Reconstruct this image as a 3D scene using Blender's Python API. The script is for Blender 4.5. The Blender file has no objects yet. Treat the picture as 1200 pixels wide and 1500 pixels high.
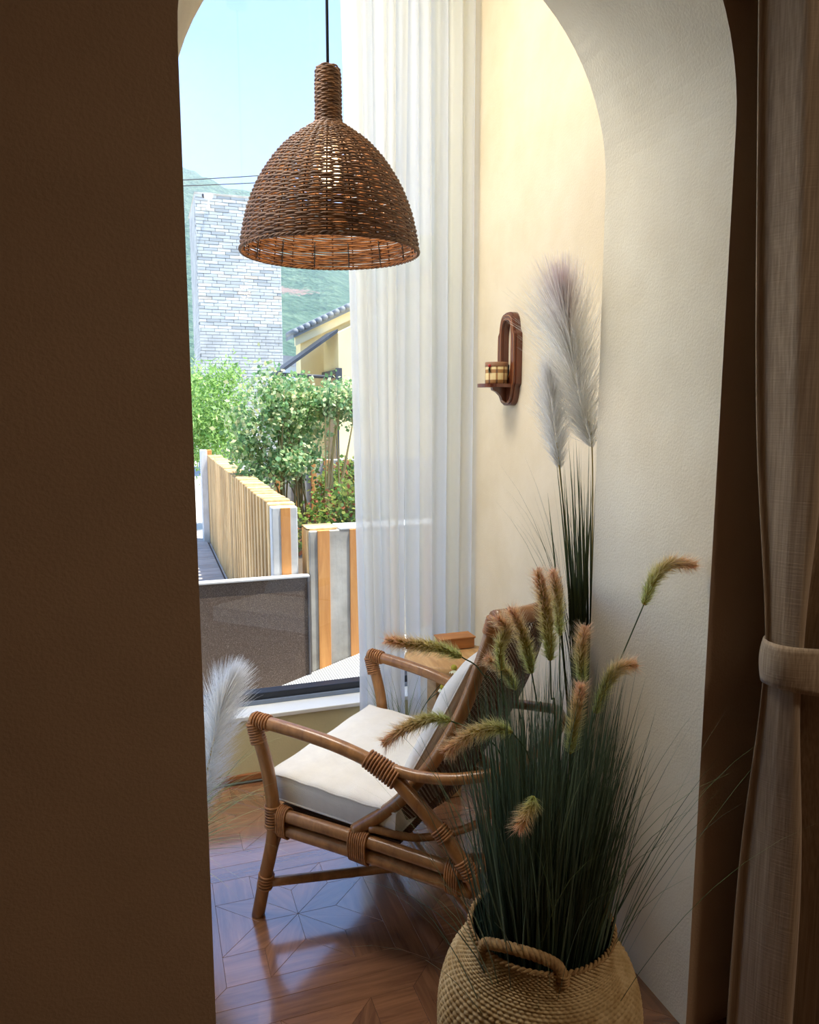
import bpy, bmesh, math, random
import numpy as np
from mathutils import Vector, Matrix
random.seed(7); RNG = np.random.default_rng(7)
SC = bpy.context.scene
COL = SC.collection
R = math.radians
PI = math.pi

# ------------------------------------------------------------------ camera, world, sun, exposure
cam_d = bpy.data.cameras.new('camera'); cam = bpy.data.objects.new('camera', cam_d); COL.objects.link(cam)
cam.location = (0, 0, 1.5)
cam.rotation_euler = (R(90-7.9), 0, -math.atan(.345))
cam_d.sensor_fit = 'HORIZONTAL'; cam_d.sensor_width = 36.0; cam_d.lens = 36.0*1110/1200
cam_d.clip_start = .02; cam_d.clip_end = 2000
SC.camera = cam
SUN_DIR = Vector((.30, -.13, 1.0)).normalized()
wd = bpy.data.worlds.new('sky'); SC.world = wd; wd.use_nodes = True
_n = wd.node_tree.nodes; _l = wd.node_tree.links
_n.clear()
_o = _n.new('ShaderNodeOutputWorld'); _b = _n.new('ShaderNodeBackground'); _s = _n.new('ShaderNodeTexSky')
_s.sky_type = 'NISHITA'; _s.sun_disc = False
_s.sun_elevation = math.asin(SUN_DIR.z); _s.sun_rotation = math.atan2(SUN_DIR.x, SUN_DIR.y)
_s.air_density = 1.0; _s.dust_density = .6; _s.ozone_density = 3.5
_b.inputs['Strength'].default_value = .222
_m = _n.new('ShaderNodeMix'); _m.data_type = 'RGBA'; _m.blend_type = 'MULTIPLY'; _m.inputs[0].default_value = 1.0; _m.inputs[7].default_value = (.75, .84, 1.01, 1)
_l.new(_s.outputs[0], _m.inputs[6]); _l.new(_m.outputs[2], _b.inputs[0]); _l.new(_b.outputs[0], _o.inputs[0])
sun_d = bpy.data.lights.new('sun', 'SUN'); sun_d.energy = 5.0; sun_d.angle = R(.6); sun_d.color = (1, .96, .88)
sun = bpy.data.objects.new('sun', sun_d); COL.objects.link(sun)
sun.rotation_euler = SUN_DIR.to_track_quat('Z', 'Y').to_euler(); sun.location = (4, -4, 12)
SC.view_settings.view_transform = 'Standard'; SC.view_settings.look = 'None'
SC.view_settings.exposure = 1.18; SC.view_settings.gamma = 1.0; SC.view_settings.use_curve_mapping = False

# ------------------------------------------------------------------ materials
def srgb(r, g, b):
    f = lambda c: ((c/255+.055)/1.055)**2.4 if c > 10 else c/255/12.92
    return (f(r), f(g), f(b), 1)
class NT:
    def __init__(s, name):
        s.m = bpy.data.materials.new(name); s.m.use_nodes = True
        s.t = s.m.node_tree; s.t.nodes.clear()
        s.out = s.n('ShaderNodeOutputMaterial')
    def n(s, typ, **kw):
        x = s.t.nodes.new(typ)
        for k, v in kw.items():
            if k in x.inputs: x.inputs[k].default_value = v
            else: setattr(x, k, v)
        return x
    def l(s, a, b): s.t.links.new(a, b)
    def ramp(s, fac, stops):
        r = s.n('ShaderNodeValToRGB'); e = r.color_ramp.elements
        while len(e) < len(stops): e.new(.5)
        for i, (p, c) in enumerate(stops): e[i].position = p; e[i].color = c
        s.l(fac, r.inputs[0]); return r.outputs[0]
    def coord(s, scale=(1, 1, 1), rnd=False, rot=(0, 0, 0)):
        tc = s.n('ShaderNodeTexCoord'); mp = s.n('ShaderNodeMapping')
        mp.inputs['Scale'].default_value = scale; mp.inputs['Rotation'].default_value = rot
        s.l(tc.outputs['Object'], mp.inputs[0])
        if rnd:
            oi = s.n('ShaderNodeObjectInfo'); ml = s.n('ShaderNodeMath', operation='MULTIPLY'); ml.inputs[1].default_value = 37.0
            s.l(oi.outputs['Random'], ml.inputs[0])
            ad = s.n('ShaderNodeVectorMath', operation='ADD'); s.l(mp.outputs[0], ad.inputs[0]); s.l(ml.outputs[0], ad.inputs[1])
            return ad.outputs[0]
        return mp.outputs[0]
    def bump(s, h, strength=.3, dist=.01):
        b = s.n('ShaderNodeBump', Strength=strength, Distance=dist); s.l(h, b.inputs['Height']); return b.outputs[0]
    def bsdf(s, color=None, rough=.6, normal=None, spec=.5, **kw):
        p = s.n('ShaderNodeBsdfPrincipled', Roughness=rough)
        p.inputs['Specular IOR Level'].default_value = spec
        for k, v in kw.items(): p.inputs[k.replace('_', ' ')].default_value = v
        if color is not None:
            if hasattr(color, 'links'): s.l(color, p.inputs['Base Color'])
            else: p.inputs['Base Color'].default_value = color
        if normal is not None: s.l(normal, p.inputs['Normal'])
        s.l(p.outputs[0], s.out.inputs[0]); s.p = p
        return s.m
MAT = {}
def plain(name, c, rough=.6, var=.0, nscale=8, bump=0, bscale=60, stretch=(1, 1, 1), rnd=False, spec=.5, c2=None, bdist=.004, **kw):
    if name in MAT: return MAT[name]
    N = NT(name); v = N.coord(stretch, rnd); col = c
    if var > 0 or c2 is not None:
        nz = N.n('ShaderNodeTexNoise', Scale=nscale, Detail=5.0, Roughness=.6); N.l(v, nz.inputs['Vector'])
        a = c2 if c2 is not None else tuple(x*(1-var) for x in c[:3])+(1,)
        b = c if c2 is not None else tuple(min(1, x*(1+var)) for x in c[:3])+(1,)
        col = N.ramp(nz.outputs[0], [(.33, a), (.67, b)])
    nrm = None
    if bump > 0:
        bz = N.n('ShaderNodeTexNoise', Scale=bscale, Detail=4.0); N.l(v, bz.inputs['Vector'])
        nrm = N.bump(bz.outputs[0], bump, bdist)
    MAT[name] = N.bsdf(col, rough, nrm, spec, **kw); return MAT[name]
def wood(name, dark, light, rough=.4, grain=(3, 40, 40), scale=1.0, tint=.0, bump=.12, spec=.5, coat=0):
    """grain runs along the object's x axis"""
    if name in MAT: return MAT[name]
    N = NT(name); v = N.coord(grain, True)
    nz = N.n('ShaderNodeTexNoise', Scale=scale, Detail=7.0, Roughness=.65, Distortion=.6); N.l(v, nz.inputs['Vector'])
    col = N.ramp(nz.outputs[0], [(.28, dark), (.72, light)])
    if tint:
        oi = N.n('ShaderNodeObjectInfo'); mr = N.n('ShaderNodeMapRange'); mr.inputs[3].default_value = 1-tint; mr.inputs[4].default_value = 1+tint
        N.l(oi.outputs['Random'], mr.inputs[0])
        hs = N.n('ShaderNodeHueSaturation'); N.l(col, hs.inputs['Color']); N.l(mr.outputs[0], hs.inputs['Value']); col = hs.outputs[0]
    MAT[name] = N.bsdf(col, rough, N.bump(nz.outputs[0], bump, .002), spec); N.p.inputs['Coat Weight'].default_value = coat
    N.p.inputs['Coat Roughness'].default_value = .12
    return MAT[name]
def vcol(name, rough=.6, trans=.0, spec=.3, mul=1.0):
    """colour from the mesh's own colour attribute, with some light passing through"""
    if name in MAT: return MAT[name]
    N = NT(name); at = N.n('ShaderNodeAttribute', attribute_name='Col')
    N.bsdf(at.outputs['Color'], rough, None, spec)
    if trans:
        tr = N.n('ShaderNodeBsdfTranslucent'); N.l(at.outputs['Color'], tr.inputs[0])
        mx = N.n('ShaderNodeMixShader'); mx.inputs[0].default_value = trans
        N.l(N.p.outputs[0], mx.inputs[1]); N.l(tr.outputs[0], mx.inputs[2]); N.l(mx.outputs[0], N.out.inputs[0])
    MAT[name] = N.m; return N.m

plaster = plain('plaster_cream', srgb(230, 216, 190), .9, .05, 3.5, .22, 160, spec=.2, c2=srgb(220, 204, 174), bdist=.003)
plaster_arch = plain('plaster_arch', srgb(232, 225, 204), .92, .04, 4, .35, 170, spec=.15, c2=srgb(222, 213, 190), bdist=.004)
plaster_shaded = plain('plaster_shaded', srgb(184, 158, 130), .92, .05, 4, .3, 150, spec=.15)  # arch plaster with the room-side shade put into its colour
white_paint = plain('white_paint', srgb(236, 236, 228), .5, .02, 5)
black_alu = plain('black_aluminium', srgb(34, 38, 46), .35, .05, 5, spec=.5)
F_D, F_L = srgb(104, 68, 46), srgb(152, 106, 72)
floor_wood = wood('parquet_oak', F_D, F_L, .24, (4, 46, 46), 1.0, .22, .05, .8, 1.0)
[n_ for n_ in floor_wood.node_tree.nodes if n_.type == 'BSDF_PRINCIPLED'][0].inputs['Coat IOR'].default_value = 1.85
subfloor = plain('subfloor', srgb(110, 74, 48), .7)
rattan = wood('rattan_pole', srgb(122, 80, 44), srgb(184, 130, 76), .36, (30, 30, 6), 1.0, .05, .08, .5, .3)
rattan_wrap = plain('rattan_wrap', srgb(186, 130, 78), .5, .25, 60, .2, 200, c2=srgb(146, 94, 52))
weave_brown = plain('wicker_brown', srgb(128, 86, 50), .55, .3, 35, .2, 240, c2=srgb(80, 50, 27))
stake_brown = plain('wicker_stake', srgb(70, 42, 24), .6, .2, 40)
linen_white = plain('linen_white', srgb(236, 232, 222), .9, .03, 30, .25, 420, spec=.15)
seagrass = plain('seagrass', srgb(220, 196, 150), .72, .2, 22, .35, 160, c2=srgb(184, 154, 106), spec=.25)
seagrass_dark = plain('seagrass_rope', srgb(200, 166, 114), .75, .2, 50, .3, 200, c2=srgb(150, 114, 70))
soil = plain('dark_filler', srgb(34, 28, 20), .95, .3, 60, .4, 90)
mahogany = wood('mahogany', srgb(70, 32, 18), srgb(124, 64, 36), .32, (26, 26, 5), 1.0, 0, .06, .5, .35)
mahogany_edge = plain('moulding_line', srgb(176, 118, 72), .4, .1, 30)
stool_wood = wood('pale_wood', srgb(176, 130, 78), srgb(226, 184, 126), .5, (30, 5, 30), 1.0, .05, .2)
concrete = plain('concrete', srgb(206, 200, 186), .85, .1, 3, .25, 60, c2=srgb(150, 144, 132))
concrete_lt = plain('concrete_light', srgb(218, 218, 214), .85, .08, 4, .2, 60, c2=srgb(186, 186, 182))
larch = wood('orange_board', srgb(196, 126, 62), srgb(228, 164, 92), .6, (26, 26, 3), 1.0, .08, .12)
pine = wood('weathered_slat', srgb(176, 136, 82), srgb(226, 192, 136), .7, (26, 26, 3), 1.0, .28, .2)
brick_m = None
def make_brick_mat():
    N = NT('grey_brick'); oi = N.n('ShaderNodeObjectInfo')
    nz = N.n('ShaderNodeTexNoise', Scale=3.0, Detail=3.0); N.l(N.coord((1, 1, 1), True), nz.inputs[0])
    c1 = N.ramp(oi.outputs['Random'], [(0, srgb(166, 170, 168)), (.25, srgb(190, 194, 190)), (.62, srgb(208, 211, 206)), (.93, srgb(220, 222, 216)), (1, srgb(206, 194, 176))])
    mx = N.n('ShaderNodeMix', data_type='RGBA', blend_type='MULTIPLY'); mx.inputs[0].default_value = .5
    N.l(c1, mx.inputs[6]); N.l(N.ramp(nz.outputs[0], [(.3, (.72, .72, .72, 1)), (.7, (1, 1, 1, 1))]), mx.inputs[7])
    return N.bsdf(mx.outputs[2], .85, N.bump(nz.outputs[0], .2, .01), .2)
brick_m = make_brick_mat()
mortar = plain('mortar', srgb(120, 122, 120), .95, .1, 3)
yellow_wall = plain('yellow_render', srgb(240, 222, 170), .9, .04, 1.5, c2=srgb(230, 208, 154))
grey_tile = plain('grey_roof_tile', srgb(132, 138, 142), .8, .15, 4)
dark_metal = plain('dark_metal', srgb(58, 62, 68), .5, .1, 6, spec=.5)

def sheer_mat():
    N = NT('sheer_voile')
    d = N.n('ShaderNodeBsdfDiffuse', Color=srgb(246, 246, 240)); t = N.n('ShaderNodeBsdfTranslucent', Color=srgb(248, 248, 244))
    tr = N.n('ShaderNodeBsdfTransparent')
    wv = N.n('ShaderNodeTexNoise', Scale=1.0, Detail=2.0); N.l(N.coord((260, 260, 2)), wv.inputs[0])
    b = N.bump(wv.outputs[0], .15, .002); N.l(b, d.inputs['Normal'])
    m1 = N.n('ShaderNodeMixShader'); m1.inputs[0].default_value = .58; N.l(d.outputs[0], m1.inputs[1]); N.l(t.outputs[0], m1.inputs[2])
    m2 = N.n('ShaderNodeMixShader'); m2.inputs[0].default_value = .07; N.l(m1.outputs[0], m2.inputs[1]); N.l(tr.outputs[0], m2.inputs[2])
    N.l(m2.outputs[0], N.out.inputs[0]); return N.m
sheer = sheer_mat()
def glass_mat():
    N = NT('window_glass')
    tr = N.n('ShaderNodeBsdfTransparent', Color=(.97, .985, .98, 1)); g = N.n('ShaderNodeBsdfGlossy', Roughness=.0, Color=(1, 1, 1, 1))
    fr = N.n('ShaderNodeFresnel', IOR=1.5)
    m = N.n('ShaderNodeMixShader'); N.l(fr.outputs[0], m.inputs[0]); N.l(tr.outputs[0], m.inputs[1]); N.l(g.outputs[0], m.inputs[2])
    N.l(m.outputs[0], N.out.inputs[0]); return N.m
glass = glass_mat()
def drape_mat():
    N = NT('taupe_linen'); v = N.coord((240, 240, 5))
    nz = N.n('ShaderNodeTexNoise', Scale=1.0, Detail=4.0); N.l(v, nz.inputs[0])
    v2 = N.coord((6, 6, 260)); n2 = N.n('ShaderNodeTexNoise', Scale=1.0, Detail=3.0); N.l(v2, n2.inputs[0])
    c = N.ramp(nz.outputs[0], [(.3, srgb(150, 130, 106)), (.7, srgb(186, 166, 140))])
    ad = N.n('ShaderNodeMath', operation='ADD'); N.l(nz.outputs[0], ad.inputs[0]); N.l(n2.outputs[0], ad.inputs[1])
    return N.bsdf(c, .75, N.bump(ad.outputs[0], .35, .002), .35, Sheen_Weight=.3)
drape_m = drape_mat()
def cane_mat():
    N = NT('woven_cane'); tc = N.n('ShaderNodeTexCoord'); sx = N.n('ShaderNodeSeparateXYZ'); N.l(tc.outputs['Object'], sx.inputs[0])
    def sn(o):
        a = N.n('ShaderNodeMath', operation='MULTIPLY'); a.inputs[1].default_value = 2*PI/.011; N.l(o, a.inputs[0])
        b = N.n('ShaderNodeMath', operation='SINE'); N.l(a.outputs[0], b.inputs[0]); return b.outputs[0]
    m = N.n('ShaderNodeMath', operation='MULTIPLY'); N.l(sn(sx.outputs[0]), m.inputs[0]); N.l(sn(sx.outputs[2]), m.inputs[1])
    gt = N.n('ShaderNodeMath', operation='GREATER_THAN'); gt.inputs[1].default_value = .45; N.l(m.outputs[0], gt.inputs[0])
    c = N.ramp(m.outputs[0], [(.0, srgb(78, 48, 28)), (.5, srgb(128, 86, 50))])
    N.bsdf(c, .55, N.bump(m.outputs[0], .5, .004), .4)
    tr = N.n('ShaderNodeBsdfTransparent'); mx = N.n('ShaderNodeMixShader'); N.l(gt.outputs[0], mx.inputs[0])
    N.l(N.p.outputs[0], mx.inputs[1]); N.l(tr.outputs[0], mx.inputs[2]); N.l(mx.outputs[0], N.out.inputs[0]); return N.m
cane = cane_mat()
blade_m = vcol('grass_blade', .5, .25, .35)
spike_m = vcol('spike_bristle', .8, .5, .05)
plume_m = vcol('plume_hair', .9, .8, .0)
leaf_m = vcol('leaf', .6, .45, .2)

# ------------------------------------------------------------------ mesh helpers
def root_loc(o):
    while o.parent: o = o.parent
    return Vector(o.location)
def ob(name, verts, faces, mat, parent=None, smooth=False, col=None, rel=True):
    """one mesh object; with a parent the world coordinates are made relative to the parent's root"""
    V = np.asarray(verts, float).reshape(-1, 3)
    if parent is not None and rel: V = V - np.array(root_loc(parent))
    me = bpy.data.meshes.new(name)
    if isinstance(faces, np.ndarray):
        nf, k = faces.shape
        me.vertices.add(len(V)); me.vertices.foreach_set('co', V.ravel())
        me.loops.add(nf*k); me.loops.foreach_set('vertex_index', faces.ravel().astype(np.int32))
        me.polygons.add(nf); me.polygons.foreach_set('loop_start', (np.arange(nf)*k).astype(np.int32))
        me.update(calc_edges=True)
    else:
        me.from_pydata(V.tolist(), [], faces); me.update()
    if smooth: me.polygons.foreach_set('use_smooth', [True]*len(me.polygons))
    if col is not None:
        ca = me.color_attributes.new('Col', 'FLOAT_COLOR', 'POINT'); c = np.ones((len(V), 4)); c[:, :3] = np.asarray(col)[:, :3]
        ca.data.foreach_set('color', c.ravel())
    me.materials.append(mat)
    o = bpy.data.objects.new(name, me); COL.objects.link(o)
    if parent is not None: o.parent = parent
    return o
def tag(o, label, cat, group=None, kind=None):
    o['label'] = label
    if cat: o['category'] = cat
    if group: o['group'] = group
    if kind: o['kind'] = kind
    return o
def thing(name, label, cat, loc=(0, 0, 0), rotz=0, group=None):
    o = bpy.data.objects.new(name, None); COL.objects.link(o); o.empty_display_size = .1
    o.location = loc; o.rotation_euler = (0, 0, rotz); return tag(o, label, cat, group)
class MB:
    """collects simple shapes into one mesh"""
    def __init__(s): s.v = []; s.f = []
    def add(s, v, f):
        k = len(s.v); s.v += [tuple(p) for p in v]; s.f += [tuple(i+k for i in q) for q in f]; return s
    def box(s, x0, x1, y0, y1, z0, z1):
        v = [(x, y, z) for z in (z0, z1) for y in (y0, y1) for x in (x0, x1)]
        return s.add(v, [(0, 2, 3, 1), (4, 5, 7, 6), (0, 1, 5, 4), (2, 6, 7, 3), (0, 4, 6, 2), (1, 3, 7, 5)])
    def bbox(s, x0, x1, y0, y1, z0, z1, r=.004, seg=2):
        bm = bmesh.new(); bmesh.ops.create_cube(bm, size=1)
        for v in bm.verts: v.co = Vector(((x0+x1)/2+v.co.x*(x1-x0), (y0+y1)/2+v.co.y*(y1-y0), (z0+z1)/2+v.co.z*(z1-z0)))
        bmesh.ops.bevel(bm, geom=bm.edges[:], offset=r, segments=seg, profile=.5, affect='EDGES')
        bm.verts.index_update(); s.add([v.co[:] for v in bm.verts], [[v.index for v in f.verts] for f in bm.faces]); bm.free(); return s
    def prism(s, poly, z0, z1, axis='z'):
        n = len(poly)
        def P(p, h): return (p[0], p[1], h) if axis == 'z' else ((p[0], h, p[1]) if axis == 'y' else (h, p[0], p[1]))
        v = [P(p, z0) for p in poly]+[P(p, z1) for p in poly]
        return s.add(v, [tuple(range(n))[::-1], tuple(range(n, 2*n))]+[(i, (i+1) % n, n+(i+1) % n, n+i) for i in range(n)])
    def tube(s, pts, r, n=10, smooth=0, cap=True):
        P = catmull(pts, smooth) if smooth else [Vector(p) for p in pts]
        m = len(P); rr = (lambda t: r[0]+(r[1]-r[0])*t) if isinstance(r, tuple) else (r if callable(r) else (lambda t: r))
        T = [(P[min(i+1, m-1)]-P[max(i-1, 0)]).normalized() for i in range(m)]
        u = T[0].orthogonal().normalized(); v = []; f = []
        for i in range(m):
            u = (u-T[i]*u.dot(T[i])).normalized(); w = T[i].cross(u); q = rr(i/(m-1))
            v += [P[i]+(u*math.cos(2*PI*k/n)+w*math.sin(2*PI*k/n))*q for k in range(n)]
        for i in range(m-1):
            f += [(i*n+k, i*n+(k+1) % n, (i+1)*n+(k+1) % n, (i+1)*n+k) for k in range(n)]
        if cap: f += [tuple(range(n))[::-1], tuple(range((m-1)*n, m*n))]
        return s.add(v, f)
    def ring(s, c, ax, R0, r, n=14, k=6, sx=1.0):
        ax = Vector(ax).normalized(); u = ax.orthogonal().normalized(); w = ax.cross(u); c = Vector(c); v = []; f = []
        for i in range(n):
            d = u*math.cos(2*PI*i/n)+w*math.sin(2*PI*i/n)
            v += [c+d*(R0+r*math.cos(2*PI*j/k))+ax*(r*math.sin(2*PI*j/k)) for j in range(k)]
        for i in range(n):
            f += [(i*k+j, ((i+1) % n)*k+j, ((i+1) % n)*k+(j+1) % k, i*k+(j+1) % k) for j in range(k)]
        return s.add(v, f)
    def lathe(s, prof, c=(0, 0, 0), n=32, caps=(False, False)):
        v = []; f = []; m = len(prof)
        for r, z in prof: v += [(c[0]+r*math.cos(2*PI*k/n), c[1]+r*math.sin(2*PI*k/n), c[2]+z) for k in range(n)]
        for i in range(m-1): f += [(i*n+k, i*n+(k+1) % n, (i+1)*n+(k+1) % n, (i+1)*n+k) for k in range(n)]
        if caps[0]: f.append(tuple(range(n))[::-1])
        if caps[1]: f.append(tuple(range((m-1)*n, m*n)))
        return s.add(v, f)
    def ob(s, name, mat, parent=None, smooth=False, rel=True): return ob(name, s.v, s.f, mat, parent, smooth, None, rel)
def catmull(pts, k):
    P = [Vector(p) for p in pts]; P = [P[0]*2-P[1]]+P+[P[-1]*2-P[-2]]; out = []
    for i in range(1, len(P)-2):
        a, b, c, d = P[i-1:i+3]
        for j in range(k):
            t = j/k; out.append(.5*((2*b)+(c-a)*t+(2*a-5*b+4*c-d)*t*t+(3*b-a-3*c+d)*t*t*t))
    out.append(P[-2]); return out
def ribbons(P, Wd):
    """P (N,S,3) centre lines, Wd (N,S,3) half-width vectors -> verts, quad faces"""
    N_, S = P.shape[:2]
    V = np.stack([P-Wd, P+Wd], 2).reshape(-1, 3)
    i = np.arange(N_)[:, None]*S*2; j = np.arange(S-1)[None, :]*2; b = (i+j).ravel()
    return V, np.stack([b, b+1, b+3, b+2], 1)
def grid_faces(nu, nv, closed=False):
    f = []
    for i in range(nv-1):
        for j in range(nu if closed else nu-1):
            f.append((i*nu+j, i*nu+(j+1) % nu, (i+1)*nu+(j+1) % nu, (i+1)*nu+j))
    return f
def unit(v): return v/np.maximum(np.linalg.norm(v, axis=-1, keepdims=True), 1e-9)
def structure(o, label, cat): return tag(o, label, cat, None, 'structure')

# ------------------------------------------------------------------ room shell  (x along the arch wall, y through it)
AL, AR, AZ = .074, 1.172, 2.075           # arch opening and spring height
YN, YF, YW = 1.341, 1.812, 2.955          # near face, far face of the arch wall; window wall face
XS = 1.28                                  # niche side wall
TOP = 3.45
def arch_wall():
    m = MB(); X0, X1 = -2.6, 3.0; ac = (AL+AR)/2; r = (AR-AL)/2; n = 40
    arc = [(ac-r*math.cos(PI*i/n), AZ+r*math.sin(PI*i/n)) for i in range(n+1)]
    def edge(y):
        v = []; f = []
        v += [(X0, y, 0), (AL, y, 0), (AL, y, AZ), (X0, y, AZ), (X0, y, TOP), (AL, y, TOP)]
        f += [(0, 1, 2, 3), (3, 2, 5, 4)]
        k = len(v)
        for x, z in arc: v += [(x, y, z), (x, y, TOP)]
        f += [(k+2*i, k+2*i+2, k+2*i+3, k+2*i+1) for i in range(n)]
        k = len(v); v += [(AR, y, 0), (X1, y, 0), (X1, y, AZ), (AR, y, AZ), (X1, y, TOP), (AR, y, TOP)]
        f += [(k, k+1, k+2, k+3), (k+3, k+2, k+4, k+5)]
        return v, f
    v, f = edge(YN); m.add(v, f); v, f = edge(YF); m.add(v, [q[::-1] for q in f])
    pr = [(AL, 0)]+arc+[(AR, 0)]
    v = [(x, y, z) for x, z in pr for y in (YN, YF)]
    m.add(v, [(2*i, 2*i+1, 2*i+3, 2*i+2) for i in range(len(pr)-1)])
    m.add([(X0, YN, TOP), (X1, YN, TOP), (X1, YF, TOP), (X0, YF, TOP)], [(0, 1, 2, 3)])
    bm = bmesh.new(); me = bpy.data.meshes.new('w'); me.from_pydata(m.v, [], m.f); bm.from_mesh(me)
    bmesh.ops.remove_doubles(bm, verts=bm.verts[:], dist=1e-5); bmesh.ops.recalc_face_normals(bm, faces=bm.faces[:])
    bm.verts.index_update(); vs = [w.co[:] for w in bm.verts]; fs = [[w.index for w in q.verts] for q in bm.faces]; bm.free()
    w_ = ob('wall_arch', vs, fs, plaster_arch); w_.data.materials.append(plaster_shaded)
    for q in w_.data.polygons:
        if all(abs(w_.data.vertices[i].co.y-YN) < 1e-4 for i in q.vertices): q.material_index = 1  # near face takes the plaster tone that holds its shade
    return structure(w_, 'thick plaster wall pierced by a round-headed arch', 'wall')
arch_wall()
structure(MB().box(XS, XS+.15, YF, YW+.25, 0, TOP).ob('wall_right', plaster), 'cream plaster side wall of the niche with a sconce', 'wall')
m = MB(); m.box(-.57, -.42, YF, YW+.25, 0, .30); m.box(-.57, -.42, YF, YW+.25, 3.32, TOP)
structure(m.ob('wall_left', plaster), 'cream plaster wall at the hidden end of the niche', 'wall')
WX0, WX1, WZ0, WZ1 = -.40, 1.24, .30, 3.32
m = MB(); m.box(-.42, XS, YW, YW+.25, 0, .252); m.box(-.42, XS, YW, YW+.25, WZ1, TOP); m.box(-.42, WX0, YW, YW+.25, .252, WZ1); m.box(WX1, XS, YW, YW+.25, .252, WZ1)
structure(m.ob('wall_window', plain('plaster_low', srgb(214, 204, 160), .9, .05, 4, .2, 150, spec=.2)), 'low pale plaster wall under the tall window', 'wall')
structure(MB().bbox(-.42, XS, YW-.008, YW+.16, .252, .27, .003).ob('trim_1', white_paint), 'white window sill board above the low wall', 'window sill')
bb = wood('baseboard_wood', srgb(120, 70, 38), srgb(172, 110, 62), .4, (3, 40, 40), 1.0, 0, .08)
structure(MB().bbox(-.42, XS, YW-.014, YW, 0, .03, .005).ob('baseboard_window', bb), 'thin brown wooden strip where low wall meets floor', 'baseboard')
structure(MB().box(-2.6, 3.0, YN, YW+.25, TOP, TOP+.1).ob('ceiling', white_paint), 'white ceiling over niche and arch wall', 'ceiling')
structure(MB().box(-2.6, 3.0, -2.4, YN, TOP-.45, TOP-.35).ob('ceiling_room', plaster_shaded), 'plaster ceiling of the dim room before the arch', 'ceiling')
structure(MB().box(-2.75, -2.6, -2.4, YN, 0, TOP).ob('wall_room_left', plaster_shaded), 'plaster side wall of the dim front room', 'wall')
structure(MB().box(3.0, 3.15, -2.4, YN, 0, TOP).ob('wall_room_right', plaster_shaded), 'plaster side wall of the front room near the drape', 'wall')
structure(MB().box(-2.75, 3.15, -2.55, -2.4, 0, TOP).ob('wall_back', plaster_shaded), 'plaster back wall of the dim front room', 'wall')

# floor: square parquet panels, an eight-pointed star of rhombs inside a mitred frame
floor = structure(MB().box(-2.75, 3.15, -2.4, YW, -.06, -.012).ob('floor', subfloor), 'brown parquet floor laid in star-patterned square panels', 'floor')
G = .1155; HB = .307; PC = (.363, 2.074)
def piece_mesh(name, poly, ang):
    """poly in panel units; grain direction ang becomes local x; returns mesh, centre, rotation"""
    c = Vector((sum(p[0] for p in poly)/len(poly), sum(p[1] for p in poly)/len(poly)))
    ca, sa = math.cos(-ang), math.sin(-ang)
    L = [((p[0]-c.x)*ca-(p[1]-c.y)*sa, (p[0]-c.x)*sa+(p[1]-c.y)*ca) for p in poly]
    if sum(L[i][0]*L[(i+1) % len(L)][1]-L[(i+1) % len(L)][0]*L[i][1] for i in range(len(L))) < 0: L = L[::-1]
    def inset(P, d):
        n = len(P); out = []
        for i in range(n):
            p0, p1, p2 = Vector(P[i-1]), Vector(P[i]), Vector(P[(i+1) % n]); e1 = (p1-p0).normalized(); e2 = (p2-p1).normalized()
            n1 = Vector((-e1.y, e1.x)); n2 = Vector((-e2.y, e2.x)); k = 1+n1.dot(n2); out.append(p1+(n1+n2)*(d/max(k, .15)))
        return out
    a = inset(L, .0002); b = inset(L, .0008); n = len(L)
    v = [(p.x, p.y, -.012) for p in a]+[(p.x, p.y, -.0007) for p in a]+[(p.x, p.y, 0) for p in b]
    f = [tuple(range(2*n, 3*n))]
    for s in (0, n): f += [(s+i, s+(i+1) % n, s+n+(i+1) % n, s+n+i) for i in range(n)]
    me = bpy.data.meshes.new(name); me.from_pydata(v, [], f); me.update(); me.materials.append(floor_wood); return me, c, ang
g = G
PIECES = [piece_mesh('rhomb_block', [(0, 0), (g, 0), (2*g, -g), (g, -g)], R(-22)),
          piece_mesh('rhomb_block', [(0, 0), (g, -g), (g, -2*g), (0, -g)], R(-68)),
          piece_mesh('square_block', [(g, -g), (2*g, -g), (2*g, -2*g), (g, -2*g)], R(90)),
          piece_mesh('triangle_block', [(g, 0), (2*g, g), (2*g, -g)], R(90)),
          piece_mesh('border_plank', [(2*g, 2*g), (HB, HB), (HB, -HB), (2*g, -2*g)], R(90))]
rest = MB()
for ix in range(-4, 4):
    for iy in range(-7, 2):
        ctr = Vector((PC[0]+ix*2*HB, PC[1]+iy*2*HB))
        for k in range(4):
            rot = Matrix.Rotation(k*PI/2, 2)
            for me, c, ang in PIECES:
                p = ctr+rot@c
                if not (-2.7 < p.x < 3.1 and -2.35 < p.y < YW-.02): continue
                if -1 <= ix <= 1 and -2 <= iy <= 1 and len(floor.children) < 300:
                    o = bpy.data.objects.new(me.name, me); COL.objects.link(o); o.parent = floor
                    o.location = (p.x, p.y, 0); o.rotation_euler = (0, 0, ang+k*PI/2)
                else:
                    M_ = Matrix.Translation((p.x, p.y, 0))@Matrix.Rotation(ang+k*PI/2, 4, 'Z')
                    rest.add([M_@v.co for v in me.vertices], [tuple(q.vertices) for q in me.polygons])
o = rest.ob('parquet_remainder', floor_wood, floor); o['kind'] = 'stuff'

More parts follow.
